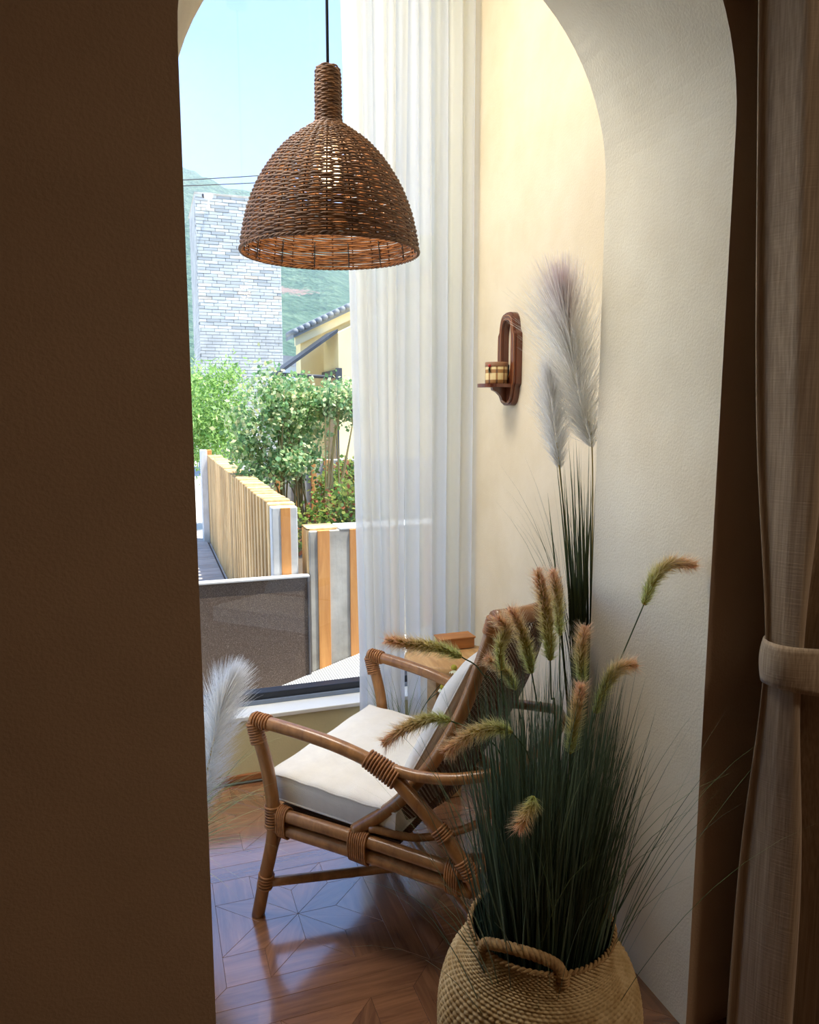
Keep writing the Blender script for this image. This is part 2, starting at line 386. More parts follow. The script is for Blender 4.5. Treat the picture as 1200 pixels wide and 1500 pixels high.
# window: frame members and pane
w = thing('window_1', 'tall fixed window with black aluminium frame', 'window', (0, 3.1, .27)); w['kind'] = 'structure'
MB().bbox(WX0, WX1, 3.07, 3.13, .27, .315, .004).ob('bottom_rail', black_alu, w)
MB().bbox(WX0, WX1, 3.055, 3.07, .27, .287, .002).ob('glazing_bead', plain('grey_bead', srgb(120, 132, 150), .4), w)
MB().bbox(WX0, WX1, 3.07, 3.13, WZ1-.05, WZ1, .004).ob('top_rail', black_alu, w)
for x in (WX0, WX1-.05): MB().bbox(x, x+.05, 3.07, 3.13, .315, WZ1-.05, .004).ob('stile', black_alu, w)
for x0, x1 in ((WX0+.05, WX1-.05),):
    MB().add([(x0, 3.1, .315), (x1, 3.1, .315), (x1, 3.1, WZ1-.05), (x0, 3.1, WZ1-.05)], [(0, 1, 2, 3)]).ob('pane', glass, w)

w2 = thing('added_window', 'added window at the unseen end of the niche, for more daylight', 'window', (-.49, 2.4, .30)); w2['kind'] = 'structure'  # added unseen window, lets more daylight into the niche
MB().bbox(-.52, -.46, YF, YW+.10, .30, .345, .004).ob('bottom_rail', black_alu, w2); MB().bbox(-.52, -.46, YF, YW+.10, 3.27, 3.32, .004).ob('top_rail', black_alu, w2)
for y in (YF+.002, YW+.05): MB().bbox(-.52, -.46, y, y+.05, .345, 3.27, .004).ob('stile', black_alu, w2)
MB().add([(-.49, YF+.05, .345), (-.49, YW+.05, .345), (-.49, YW+.05, 3.27), (-.49, YF+.05, 3.27)], [(0, 1, 2, 3)]).ob('pane', glass, w2)
# added ceiling panels, out of view, that fill niche and front room
def emit(name, c, s):
    N = NT(name); e = N.n('ShaderNodeEmission', Color=c, Strength=s); N.l(e.outputs[0], N.out.inputs[0]); return N.m
def fill_panel(label, x, y, z, sx, sy, power, color, group=None):
    t = thing('fill_panel', label, 'ceiling light', (x, y, z), 0, group)
    fr = MB()
    for a in ((-sx/2-.02, -sx/2, -sy/2-.02, sy/2+.02), (sx/2, sx/2+.02, -sy/2-.02, sy/2+.02), (-sx/2, sx/2, -sy/2-.02, -sy/2), (-sx/2, sx/2, sy/2, sy/2+.02)):
        fr.box(x+a[0], x+a[1], y+a[2], y+a[3], z-.02, z)
    fr.ob('frame', white_paint, t)
    MB().box(x-sx/2, x+sx/2, y-sy/2, y+sy/2, z-.012, z-.001).ob('diffuser', emit('diffuser_'+str(x), color+(1,), 1.5), t)
    ld = bpy.data.lights.new('lamp', 'AREA'); ld.shape = 'RECTANGLE'; ld.size = sx; ld.size_y = sy; ld.energy = power; ld.color = color
    lo = bpy.data.objects.new('lamp', ld); COL.objects.link(lo); lo.parent = t; lo.location = (0, 0, -.03)
fill_panel('added unseen fill panel on the niche ceiling by the window', -.16, 2.4, TOP, .44, .95, 21, (1.0, .95, .87))  # added to brighten the niche beyond its daylight
fill_panel('added unseen warm fill panel on the ceiling of the front room', 1.9, -.3, TOP-.45, .5, .5, 7.5, (1.0, .84, .66))  # added fill for the dim side of the arch

# ------------------------------------------------------------------ rattan armchair
CA = R(43); chair_org = (.487, 2.329, 0)
chair = thing('rattan_armchair', 'brown rattan armchair with curved arms and bound joints facing the window', 'armchair', chair_org, CA-0.0)
def cl(x, y, z): return (x, -y, z)        # local: x across, depth runs to -y
def ctube(name, pts, r, sm=8, n=12, par=chair):
    P = [cl(*p) for p in pts]
    return MB().tube(P, r, n, sm).ob(name, rattan, par, True, rel=False)
def cwrap(pts, r, par, k=9, t0=.0, t1=1.0):
    """bands of split cane wound round a pole between two fractions of a path"""
    P = catmull([cl(*p) for p in pts], 12); m = MB(); n = len(P)-1
    for i in range(k):
        t = (t0+(t1-t0)*(i+.5)/k)*n; j = min(int(t), n-1); c = P[j].lerp(P[j+1], t-j)
        m.ring(c, P[j+1]-P[j], r*(1+.02*math.sin(i*2.1)), .0032, 16, 6)
    return m.ob('cane_binding', rattan_wrap, par, True, rel=False)
for s in (-1, 1):
    leg = [(s*.325, 0, 0), (s*.3235, .032, .14), (s*.32, .064, .30), (s*.322, .050, .46), (s*.325, .016, .58), (s*.325, .004, .612)]
    L_ = ctube('front_leg', leg, .0195)
    cwrap([(s*.322, .062, .295), (s*.321, .062, .365)], .0215, L_, 8); cwrap([(s*.3235, .026, .095), (s*.3235, .036, .145)], .0208, L_, 5)
    cwrap([(s*.3245, .022, .545), (s*.325, .006, .605)], .0215, L_, 8)
    arm = [(s*.325, .000, .613), (s*.316, .139, .603), (s*.305, .291, .582), (s*.296, .418, .545), (s*.29, .493, .488), (s*.283, .59, .396), (s*.278, .666, .300), (s*.27, .725, .15), (s*.265, .755, 0)]
    A_ = ctube('arm_and_rear_leg', arm, .0195)
    cwrap(arm, .0215, A_, 6, .005, .055); cwrap(arm, .0215, A_, 5, .60, .635); cwrap(arm, .0215, A_, 7, .70, .75)
    # elbow binding takes in arm and rear brace
    c0, c1 = Vector(cl(s*.300, .372, .566)), Vector(cl(s*.291, .455, .526)); m = MB()
    for i in range(11):
        m.ring(c0.lerp(c1, i/10), c1-c0, .0245+.0045*i/10, .0034, 18, 6)
    m.ob('elbow_binding', rattan_wrap, A_, True, rel=False)
    for nm, dz in (('upper_seat_rail', 0), ('lower_seat_rail', -.044)):
        rl = ctube(nm, [(s*.320, .062, .342+dz), (s*.300, .35, .328+dz), (s*.279, .67, .306+dz)], .0185)
    # double-rail bindings
    for yy, zz, k in ((.10, .318, 5), (.345, .306, 9), (.62, .288, 6)):
        m = MB(); xx = .322-.0655*yy
        for i in range(k):
            y_ = yy+(i-(k-1)/2)*.0065
            loop = []
            for q in range(24):
                a = 2*PI*q/24; loop.append(cl(s*(xx+.0235*math.cos(a)), y_, zz-.055*(y_-yy)+.046*math.sin(a)*(abs(math.sin(a))**-.25 if abs(math.sin(a)) > .05 else 1)))
            m.tube(loop+[loop[0]], .0033, 5, 0, False)
        m.ob('cane_binding', rattan_wrap, rl, True, rel=False)
    bk = [(s*.298, .325, .345), (s*.270, .40, .402), (s*.255, .46, .462), (s*.247, .55, .588), (s*.241, .625, .735), (s*.237, .682, .90), (s*.235, .706, .985)]
    B_ = ctube('back_post', bk, .0185)
    cwrap(bk, .0205, B_, 10, .90, .99)
    ctube('corner_brace', [(s*.3225, .034, .125), (s*.312, .040, .16), (s*.296, .05, .23), (s*.262, .06, .297)], .012, 8, 8)
    ctube('cross_stretcher', [(s*.3225, .030, .118+.006*s), (0, .39, .108+.012*s), (-s*.268, .735, .112+.006*s)], .0145, 8, 10)
ctube('rear_arm_rail', [(-.292, .43, .548), (-.286, .53, .545), (-.268, .64, .560), (-.20, .745, .585), (0, .79, .60), (.20, .745, .585), (.268, .64, .560), (.286, .53, .545), (.292, .43, .548)], .0155)
ctube('front_rail', [(-.320, .062, .318), (.320, .062, .318)], .0175, 4)
ctube('rear_rail', [(-.279, .665, .29), (.279, .665, .29)], .0175, 4)
ctube('top_rail', [(-.236, .704, .978), (-.12, .745, .968), (0, .758, .962), (.12, .745, .968), (.236, .704, .978)], .024)
ctube('lower_back_rail', [(-.292, .37, .362), (-.25, .50, .348), (-.13, .60, .345), (0, .625, .345), (.13, .60, .345), (.25, .50, .348), (.292, .37, .362)], .011)
prof = [(.405, .362), (.44, .42), (.50, .50), (.575, .61), (.648, .755), (.69, .88), (.715, .965)]
PP = catmull([(0, a, b) for a, b in prof], 4); nu = 13; V = []
for k, p in enumerate(PP):
    t = k/(len(PP)-1); wdt = .272-.04*t; bow = .06*(1-t)*.9+.045
    for j in range(nu):
        u = -1+2*j/(nu-1); V.append(cl(u*wdt, p.y+bow*(1-u*u)-.004, p.z))
ob('cane_back', V, grid_faces(nu, len(PP)), cane, chair, True, rel=False)
MB().box(-.285, .285, -.46, -.06, .335, .343).ob('cane_seat', cane, chair, rel=False)

CM = Matrix.Translation(chair_org)@Matrix.Rotation(CA, 4, 'Z')
def cw(p): return tuple(CM@Vector(cl(*p)))
# seat cushion: soft box with piped edges
def cushion(name, label, cx, cy, cz, hx, hy, hz, tilt, mat):
    n = 33; Vt = []; 
    def f(u, p=7): return max(0, 1-abs(u)**p)**(1/2.6)
    us = [math.sin(-PI/2+PI*i/(n-1)) for i in range(n)]
    def P(u, v, sg):
        k = f(u)*f(v); z = hz*(.80+.20*k)*(1 if sg > 0 else 1); dome = .014*(1-u*u)*(1-v*v) if sg > 0 else 0
        wr = .002*math.sin(9*u+3*v)+.0015*math.sin(13*v-4*u)
        return Vector((hx*u*(1-.02*(v+1)), hy*v, sg*(z+dome)+(wr if sg > 0 else 0)))
    T = Matrix.Rotation(tilt, 3, 'X'); verts = []
    for sg in (1, -1):
        for v in us:
            for u in us: q = T@P(u, v, sg); verts.append(cw((cx+q.x, cy+q.y, cz+q.z)))
    gf = grid_faces(n, n); N2 = n*n; faces = gf+[tuple(i+N2 for i in q[::-1]) for q in gf]
    rim = [i for i in range(n)]+[n*r+n-1 for r in range(1, n)]+[n*(n-1)+c for c in range(n-2, -1, -1)]+[n*r for r in range(n-2, 0, -1)]
    faces += [(rim[(i+1) % len(rim)], rim[i], rim[i]+N2, rim[(i+1) % len(rim)]+N2) for i in range(len(rim))]
    root = tag(ob(name, verts, faces, mat, None, True), label, 'cushion')
    for sg in (0, N2):
        loop = [verts[i+sg] for i in rim]
        ob('piping', *(lambda m: (m.v, m.f))(MB().tube(loop+[loop[0]], .0032, 6, 0, False)), mat, root, True)
    return root
cushion('seat_cushion', 'off-white linen box cushion on the rattan armchair seat', 0, .232, .390, .286, .210, .045, R(-3), linen_white)
# back pillow: puffed square leaning on the cane back
n = 41; V = []; 
for sg in (1, -1):
    for i in range(n):
        for j in range(n):
            u = math.sin(-PI/2+PI*j/(n-1)); v = math.sin(-PI/2+PI*i/(n-1))
            k = (max(0, 1-u**4)*max(0, 1-v**4))**.55
            wr = .006*math.sin(7*u+5*v*v)*math.sin(4*v)+.008*max(0, -v-.35)*math.sin(11*u+2*v)
            pin = 1-.05*(u*u*(1-v*v)+v*v*(1-u*u))*0-.04*(1-abs(u*v))*0
            x = .232*u*(1-.05*(1-v*v)); s_ = .235*v*(1-.05*(1-u*u)); h = sg*(.056*k)+wr*k
            # lean: along-back axis and normal (towards the sitter)
            ax = Vector((0, .46, .888)); nr = Vector((0, -.888, .46))
            q = Vector((x, .530, .640))+ax*s_+nr*h
            V.append(cw(q))
gf = grid_faces(n, n); N2 = n*n
rim = [i for i in range(n)]+[n*r+n-1 for r in range(1, n)]+[n*(n-1)+c for c in range(n-2, -1, -1)]+[n*r for r in range(n-2, 0, -1)]
F = gf+[tuple(i+N2 for i in q[::-1]) for q in gf]+[(rim[(i+1) % len(rim)], rim[i], rim[i]+N2, rim[(i+1) % len(rim)]+N2) for i in range(len(rim))]
pil = tag(ob('back_pillow', V, F, linen_white, None, True), 'off-white linen pillow leaning on the cane back of the armchair', 'pillow')
loop = [V[i] for i in rim]
mm = MB().tube(loop+[loop[0]], .003, 6, 0, False); ob('piping', mm.v, mm.f, linen_white, pil, True)

# ------------------------------------------------------------------ pendant lamp
LX, LY = .508, 2.152
lamp = thing('pendant_lamp', 'woven brown rattan dome pendant lamp hanging on a black cord', 'pendant lamp', (LX, LY, 1.926))
LP = [(.2465, 1.926), (.2405, 1.969), (.2245, 2.035), (.196, 2.103), (.153, 2.168), (.1105, 2.213), (.0745, 2.240), (.0500, 2.257), (.0375, 2.270), (.0350, 2.300), (.0350, 2.346), (.0335, 2.395), (.0300, 2.408)]
LPc = catmull([(r, 0, z) for r, z in LP], 24)
cum = [0]
for a, b in zip(LPc, LPc[1:]): cum.append(cum[-1]+(b-a).length)
def lat(s):
    import bisect
    i = min(max(bisect.bisect(cum, s)-1, 0), len(LPc)-2); t = (s-cum[i])/(cum[i+1]-cum[i]); p = LPc[i].lerp(LPc[i+1], t); d = (LPc[i+1]-LPc[i]).normalized()
    return p.x, p.z, Vector((d.z, -d.x))       # radius, height, outward normal (r,z)
S_total = cum[-1]; s_neck = next(c for c, p in zip(cum, LPc) if p.x <= .0385)
def weave(name, s0, s1, pitch, rad, nst, parent):
    vs = []; fs = []; rows = int((s1-s0)/pitch); K = 5
    for row in range(rows+1):
        s = s0+(s1-s0)*row/rows; r, z, nr = lat(s); nseg = max(40, min(nst*4, int(2*PI*r/.0042)))
        nst_r = nst if r > .09 else max(10, nst//2) if r > .05 else 12
        base = len(vs); ph = row % 2
        for k in range(nseg):
            a = 2*PI*k/nseg
            wv = .0022*math.cos(nst_r*a/2+PI*ph)*min(1, r/.06)
            jz = .0007*math.sin(5*a+row*1.7)+.0005*math.sin(17*a+row*.9)
            rr = r+nr.x*wv; zz = z+nr.y*wv+jz
            for q in range(K):
                b = 2*PI*q/K; rad_ = rad*(1+.12*math.sin(3*a+row))
                dr = (rad_*.8)*math.cos(b); dt = rad_*math.sin(b)
                R_ = rr+nr.x*dr-nr.y*dt; Z_ = zz+nr.y*dr+nr.x*dt
                vs.append((LX+R_*math.cos(a), LY+R_*math.sin(a), Z_))
        for k in range(nseg):
            for q in range(K):
                fs.append((base+k*K+q, base+((k+1) % nseg)*K+q, base+((k+1) % nseg)*K+(q+1) % K, base+k*K+(q+1) % K))
    o = ob(name, vs, np.array(fs), weave_brown, parent, True); o['kind'] = 'stuff'; return o
shade = weave('shade_weave', .004, s_neck-.004, .0058, .0032, 48, lamp)
neck = weave('neck_weave', s_neck, S_total, .0054, .0031, 24, lamp)
for k in range(24):
    a = 2*PI*k/24; P = []
    for i in range(25):
        r, z, nr = lat(.002+(s_neck+.0-.002)*i/24); P.append((LX+(r-.0015)*math.cos(a), LY+(r-.0015)*math.sin(a), z))
    MB().tube(P, .0022, 6).ob('stake', stake_brown, lamp, True)
m = MB()
for t in range(3):
    loop = []
    for k in range(181):
        a = 2*PI*k/180; b = 30*a+t*2*PI/3; loop.append((LX+(.2465+.003*math.cos(b))*math.cos(a), LY+(.2465+.003*math.cos(b))*math.sin(a), 1.927+.003*math.sin(b)))
    m.tube(loop, .0028, 5, 0, False)
m.ob('braided_rim', weave_brown, lamp, True)
for k in range(14):
    a = 2*PI*k/14+.2; P = [(LX+(lat(q)[0]-.008)*math.cos(a), LY+(lat(q)[0]-.008)*math.sin(a), lat(q)[1]) for q in [.004+.07*i/6 for i in range(7)]]
    MB().tube(P, .0016, 6).ob('wire_tie', black_alu, lamp, True)
MB().tube([(LX, LY, 2.40), (LX, LY, TOP)], .0042, 10).ob('cord', black_alu, lamp, True)
MB().lathe([(.0, 2.418), (.016, 2.414), (.028, 2.404), (.030, 2.396)], (LX, LY, 0), 20).ob('cap', stake_brown, lamp, True)
MB().lathe([(.0, TOP), (.05, TOP), (.05, TOP-.02), (.0, TOP-.025)], (LX, LY, 0), 24).ob('ceiling_rose', black_alu, lamp, True)
so = MB().lathe([(.018, 2.27), (.02, 2.26), (.02, 2.215), (.015, 2.21)], (LX, LY, 0), 20, (True, True)).ob('socket', black_alu, lamp, True)
MB().lathe([(.012, 2.212), (.016, 2.195), (.027, 2.165), (.030, 2.14), (.026, 2.118), (.014, 2.104), (.001, 2.10)], (LX, LY, 0), 20).ob('bulb', emit('bulb_glow', (1, .72, .38, 1), 4.5), so, True)
ld = bpy.data.lights.new('bulb_light', 'POINT'); ld.energy = 2.4; ld.color = (1, .7, .4); ld.shadow_soft_size = .03
lo = bpy.data.objects.new('bulb_light', ld); COL.objects.link(lo); lo.parent = lamp; lo.location = (0, 0, .155)

# ------------------------------------------------------------------ curtains
def sheet(name, label, cat, mat, xl, xr, y0, folds, z0, z1, nu, nz, group=None, parent=None, thick=0):
    V = []
    for i in range(nz):
        z = z0+(z1-z0)*i/(nz-1)
        for j in range(nu):
            u = j/(nu-1); x, y = folds(u, z); V.append((xl(z)+(xr(z)-xl(z))*u+x, y0+y, z))
    o = ob(name, V, grid_faces(nu, nz), mat, parent, True)
    if thick:
        md = o.modifiers.new('thick', 'SOLIDIFY'); md.thickness = thick; md.offset = 0
    if cat: tag(o, label, cat, group)
    return o
def sheer_folds(seed, nf, amp, gather):
    rr = random.Random(seed); A_ = [(rr.uniform(.6, 1.2), rr.uniform(0, 6.28), rr.uniform(-.5, .5)) for _ in range(5)]
    def f(u, z):
        t = max(0, min(1, z/3.1)); w = u+.02*math.sin(6.28*u*2+A_[0][1])
        ph = 2*PI*nf*w+A_[1][1]+.5*math.sin(1.1*z+A_[2][1])
        s = math.sin(ph); y = amp*(math.copysign(abs(s)**.7, s))*(.55+.45*t)+amp*.5*math.sin(2*PI*nf*.41*u+A_[3][1]+.7*z)*(1.1-.4*t)+amp*.22*math.sin(2*PI*nf*2.3*u+A_[4][1])*t
        x = .011*math.cos(ph)
        return x, y
    return f
sheet('sheer_curtain', 'white sheer curtain panel beside the bare window glass', 'curtain', sheer,
      lambda z: .790-.022*z if z > .5 else .779, lambda z: .965-.010*math.sin(1.1*z), 2.85, sheer_folds(3, 5.2, .022, 0), .015, 3.40, 150, 64, 'white sheer curtains')
sheet('sheer_curtain', 'white sheer curtain panel next to the cream side wall', 'curtain', sheer,
      lambda z: .988-.004*z+.03*max(0, .8-z)*.6, lambda z: 1.255, 2.865, sheer_folds(11, 4.6, .024, 0), .015, 3.40, 150, 64, 'white sheer curtains')
# taupe drape tied back on the room side of the arch wall
drape = thing('tied_drape', 'taupe linen drape tied back with a band on the room side of the arch', 'curtain', (1.4, 1.22, 0))
def tie(z): return math.exp(-((z-.96)/.35)**2)
def dl(z): return (1.220-.066*(z-1.0) if z > 1.0 else 1.220-.010*(1.0-z))
def dr(z): return 1.84-.30*tie(z)
def dfold(u, z):
    k = 1-.45*tie(z); s = math.sin(2*PI*4.2*u+.9+.25*z*(1-tie(z))); s2 = math.sin(2*PI*9.5*u+1.3)
    return .012*math.cos(2*PI*4.2*u)*k, (.046*math.copysign(abs(s)**.8, s)+.010*s2)*k-.015*tie(z)
sheet('drape_cloth', None, None, drape_m, dl, dr, 1.215, dfold, .01, 2.93, 240, 90, None, drape, .003)
V = []; nb = 64; 
for zi in range(9):
    h = -1+2*zi/8
    for k in range(nb):
        a = 2*PI*k/nb; bulge = .006*(1-h*h)
        cx, cy = 1.385, 1.205; x = cx+(.170+bulge)*math.copysign(abs(math.cos(a))**.8, math.cos(a)); y = cy+(.070+bulge)*math.copysign(abs(math.sin(a))**.9, math.sin(a))
        V.append((x, y, .966-.12*(x-1.21)+h*(.046+.060*(x-1.21))))
o = ob('tie_band', V, grid_faces(nb, 9, True), drape_m, drape, True); md = o.modifiers.new('t', 'SOLIDIFY'); md.thickness = .005

# ------------------------------------------------------------------ wall sconce and candle cup
SY, SZ = 2.548, 1.672
sc = thing('wall_sconce', 'dark carved wooden wall sconce with an oval opening and small shelf', 'sconce', (XS, SY, 1.505))
def outline(hw, hh, notch, n=64):
    pts = []
    for k in range(n):
        a = 2*PI*k/n; c, s = math.cos(a), math.sin(a)
        # stadium with shouldered ends
        y = hw*math.copysign(min(1, abs(c)**.55*1.02), c); z = (hh-hw)*math.copysign(min(1, abs(s)**.45*1.0), s)+hw*s
        if abs(z) > hh*.60: y *= (1-notch)
        pts.append((y, z))
    return pts
def ring_plate(outer, inner, x0, x1, c, ci, name, mat, parent):
    n = len(outer); V = []
    for x in (x0, x1):
        V += [(x, c[0]+p[0], c[1]+p[1]) for p in outer]+[(x, ci[0]+p[0], ci[1]+p[1]) for p in inner]
    F = []
    for i in range(n):
        j = (i+1) % n
        F += [(i, j, n+j, n+i), (2*n+i, 3*n+i, 3*n+j, 2*n+j), (i, 2*n+i, 2*n+j, j), (n+i, n+j, 3*n+j, 3*n+i)]
    return ob(name, V, F, mat, parent)
outer = outline(.0725, .1675, .13); inner = outline(.036, .100, 0)
cI = (SY, SZ+.036)
ring_plate(outer, inner, XS, XS-.022, (SY, SZ), cI, 'back_plate', mahogany, sc)
ring_plate([(a*.93, b*.965) for a, b in outer], [(a*1.08, b*1.03) for a, b in inner], XS-.022, XS-.030, (SY, SZ), cI, 'raised_panel', mahogany, sc)
MB().tube([(XS-.0302, SY+a*.88, SZ+b*.93) for a, b in outer+outer[:1]], .0014, 5, 0, False).ob('moulding_line', mahogany_edge, sc, True)
MB().tube([(XS-.0302, cI[0]+a*1.2, cI[1]+b*1.07) for a, b in inner+inner[:1]], .0014, 5, 0, False).ob('moulding_line', mahogany_edge, sc, True)
sh = [(XS-.03, SY-.052)]+[(XS-.078-.058*math.cos(t), SY+.056*math.sin(t)) for t in [(-PI/2+PI*i/16) for i in range(17)]]+[(XS-.03, SY+.052)]
MB().prism(sh, 1.570, 1.583).ob('shelf', mahogany, sc)
br = [(XS-.03, 1.570), (XS-.085, 1.570), (XS-.082, 1.560), (XS-.066, 1.553), (XS-.052, 1.54), (XS-.044, 1.524), (XS-.03, 1.515)]
MB().prism([(a, b) for a, b in br], SY-.009, SY+.009, 'y').ob('bracket', mahogany, sc)
def plaid():
    N = NT('plaid_wrap'); tc = N.n('ShaderNodeTexCoord'); sx = N.n('ShaderNodeSeparateXYZ'); N.l(tc.outputs['Object'], sx.inputs[0])
    at = N.n('ShaderNodeMath', operation='ARCTAN2'); N.l(sx.outputs[1], at.inputs[0]); N.l(sx.outputs[0], at.inputs[1])
    def band(o, k, ph, th):
        a = N.n('ShaderNodeMath', operation='MULTIPLY_ADD'); a.inputs[1].default_value = k; a.inputs[2].default_value = ph; N.l(o, a.inputs[0])
        b = N.n('ShaderNodeMath', operation='SINE'); N.l(a.outputs[0], b.inputs[0])
        c = N.n('ShaderNodeMath', operation='GREATER_THAN'); c.inputs[1].default_value = th; N.l(b.outputs[0], c.inputs[0]); return c.outputs[0]
    ad = N.n('ShaderNodeMath', operation='ADD'); N.l(band(sx.outputs[2], 170, .4, .45), ad.inputs[0]); N.l(band(at.outputs[0], 9, .5, .72), ad.inputs[1])
    dv = N.n('ShaderNodeMath', operation='MULTIPLY'); dv.inputs[1].default_value = .5; N.l(ad.outputs[0], dv.inputs[0])
    return N.bsdf(N.ramp(dv.outputs[0], [(0, srgb(226, 204, 150)), (.5, srgb(160, 116, 66)), (1, srgb(96, 64, 36))]), .7)
cupc = (1.214, SY, 1.5835)
cup = thing('candle_cup', 'small cream and brown plaid candle cup with a red berry on the sconce shelf', 'candle holder', cupc)
MB().lathe([(.0, 0), (.040, 0), (.041, .004), (.0405, .072), (.0375, .072), (.037, .006), (.0, .006)], cupc, 32).ob('cup', plaid(), cup, True)
MB().lathe([(.0412, .060), (.0418, .062), (.0418, .076), (.0402, .077), (.036, .074)], cupc, 32).ob('rim_band', plain('rim_brown', srgb(150, 108, 76), .6), cup, True)
MB().lathe([(.0, .055), (.036, .055)], cupc, 24).ob('wax', plain('wax', srgb(236, 226, 200), .4), cup, True)
bx, by, bz = cupc[0]-.037, cupc[1]-.020, cupc[2]+.063
MB().lathe([(.0, -.006), (.005, -.004), (.0066, 0), (.005, .004), (.0, .006)], (bx, by, bz), 12).ob('berry', plain('berry_red', srgb(176, 30, 34), .35), cup, True)
lf = MB()
for da in (-.5, .1, .7): lf.add([(bx, by, bz-.004), (bx-.004, by-.006+.006*da, bz-.012), (bx-.001, by+.010*da, bz-.026), (bx-.002, by+.006+.006*da, bz-.012)], [(0, 1, 2, 3)])
lf.ob('sprig', plain('sprig_green', srgb(78, 92, 62), .7), cup)
MB().box(cupc[0]+.040, cupc[0]+.046, SY-.012, SY+.012, 1.5835, 1.652).ob('clip', dark_metal, cup)

# ------------------------------------------------------------------ round stool with box behind the chair
st = thing('side_stool', 'pale wooden side stool with thick round live-edge top by the curtain', 'stool', (1.05, 2.60, 0))
m = MB(); n = 40
def lobe(k, r): a = 2*PI*k/n; return r*(1+.03*math.sin(3*a+.5)+.015*math.sin(7*a))
V = []; lev = [(.0, .505), (.11, .500), (.145, .512), (.162, .535), (.160, .556), (.150, .564), (.0, .566)]
for r, z in lev: V += [(1.05+lobe(k, r)*math.cos(2*PI*k/n), 2.60+lobe(k, r)*math.sin(2*PI*k/n), z) for k in range(n)]
ob('stool_top', V, grid_faces(n, len(lev), True), stool_wood, st, True)
MB().bbox(.985, 1.095, 2.55, 2.65, 0, .503, .006).ob('pedestal', stool_wood, st)
t = thing('wooden_box', 'small orange-brown wooden box standing on the round stool', 'box', (1.12, 2.66, .567))
MB().bbox(1.035, 1.175, 2.625, 2.695, .567, .606, .003).ob('box_body', wood('box_wood', srgb(150, 92, 44), srgb(196, 134, 74), .5, (3, 30, 30)), t)
MB().bbox(1.031, 1.179, 2.621, 2.699, .606, .613, .002).ob('lid', MAT['box_wood'], t)

# ------------------------------------------------------------------ basket
BC = (.742, 1.296)
bk = thing('belly_basket', 'woven seagrass belly basket with braided handle holding the fountain grass', 'basket', (BC[0], BC[1], 0))
BP = [(.135, .004), (.165, .02), (.190, .07), (.205, .13), (.212, .20), (.208, .265), (.192, .320), (.172, .355), (.158, .378), (.151, .400), (.149, .420)]
Bc = catmull([(r, 0, z) for r, z in BP], 22); nth = 420; V = []
for i, p in enumerate(Bc):
    d = (Bc[min(i+1, len(Bc)-1)]-Bc[max(i-1, 0)]).normalized(); nr, nz_ = d.z, -d.x
    for k in range(nth):
        a = 2*PI*k/nth; row = i/4.4; colm = k*84/nth
        ph = (colm+math.floor(row)*.5*1.0) % 1.0; fr = row % 1.0
        wv = math.sin(PI*fr)**.7*(math.sin(PI*ph)**.6)*.0058
        sag = 1+.012*math.sin(2*a+1)+.008*math.sin(3*a)
        V.append((BC[0]+(p.x*sag+nr*wv)*math.cos(a), BC[1]+(p.x*sag+nr*wv)*math.sin(a), p.z+nz_*wv))
ob('woven_body', V, np.array(grid_faces(nth, len(Bc), True)), seagrass, bk, True)
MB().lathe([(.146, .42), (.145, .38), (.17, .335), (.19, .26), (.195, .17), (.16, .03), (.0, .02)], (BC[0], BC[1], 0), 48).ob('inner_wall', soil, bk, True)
m = MB()
for t_ in range(2):
    loop = []
    for k in range(241):
        a = 2*PI*k/240; b = 40*a+t_*PI; loop.append((BC[0]+(.1495+.0035*math.cos(b))*math.cos(a)*(1+.012*math.sin(2*a+1)), BC[1]+(.1495+.0035*math.cos(b))*math.sin(a)*(1+.012*math.sin(2*a+1)), .421+.0035*math.sin(b)))
    m.tube(loop, .0034, 5, 0, False)
m.ob('rim_braid', seagrass_dark, bk, True)
def braid(path, r, rs, turns, name, mat, par):
    P = catmull(path, 30); m = MB(); n = len(P)-1
    for t_ in range(3):
        pts = []
        for i, p in enumerate(P):
            T = (P[min(i+1, n)]-P[max(i-1, 0)]).normalized(); u = T.cross(Vector((0, 0, 1))).normalized(); w_ = T.cross(u); b = 2*PI*turns*i/n+t_*2*PI/3
            pts.append(p+u*r*math.cos(b)+w_*r*math.sin(b))
        m.tube(pts, rs, 7)
    return m.ob(name, mat, par, True)
def onrim(deg, r=.150, z=.42): return (BC[0]+r*math.cos(R(deg)), BC[1]+r*math.sin(R(deg)), z)
hd = braid([onrim(-168, .152, .405), onrim(-167, .151, .432), onrim(-155, .146, .447), onrim(-135, .139, .452), onrim(-117, .139, .446), onrim(-106, .146, .434), onrim(-103, .153, .408)], .0058, .0062, 8, 'handle', seagrass_dark, bk)
for dg in (-168, -103):
    m = MB()
    for i in range(4): m.ring(onrim(dg, .152, .404+.006*i), (0, 0, 1), .0105, .0028, 12, 5)
    m.ob('handle_knot', seagrass_dark, hd, True)

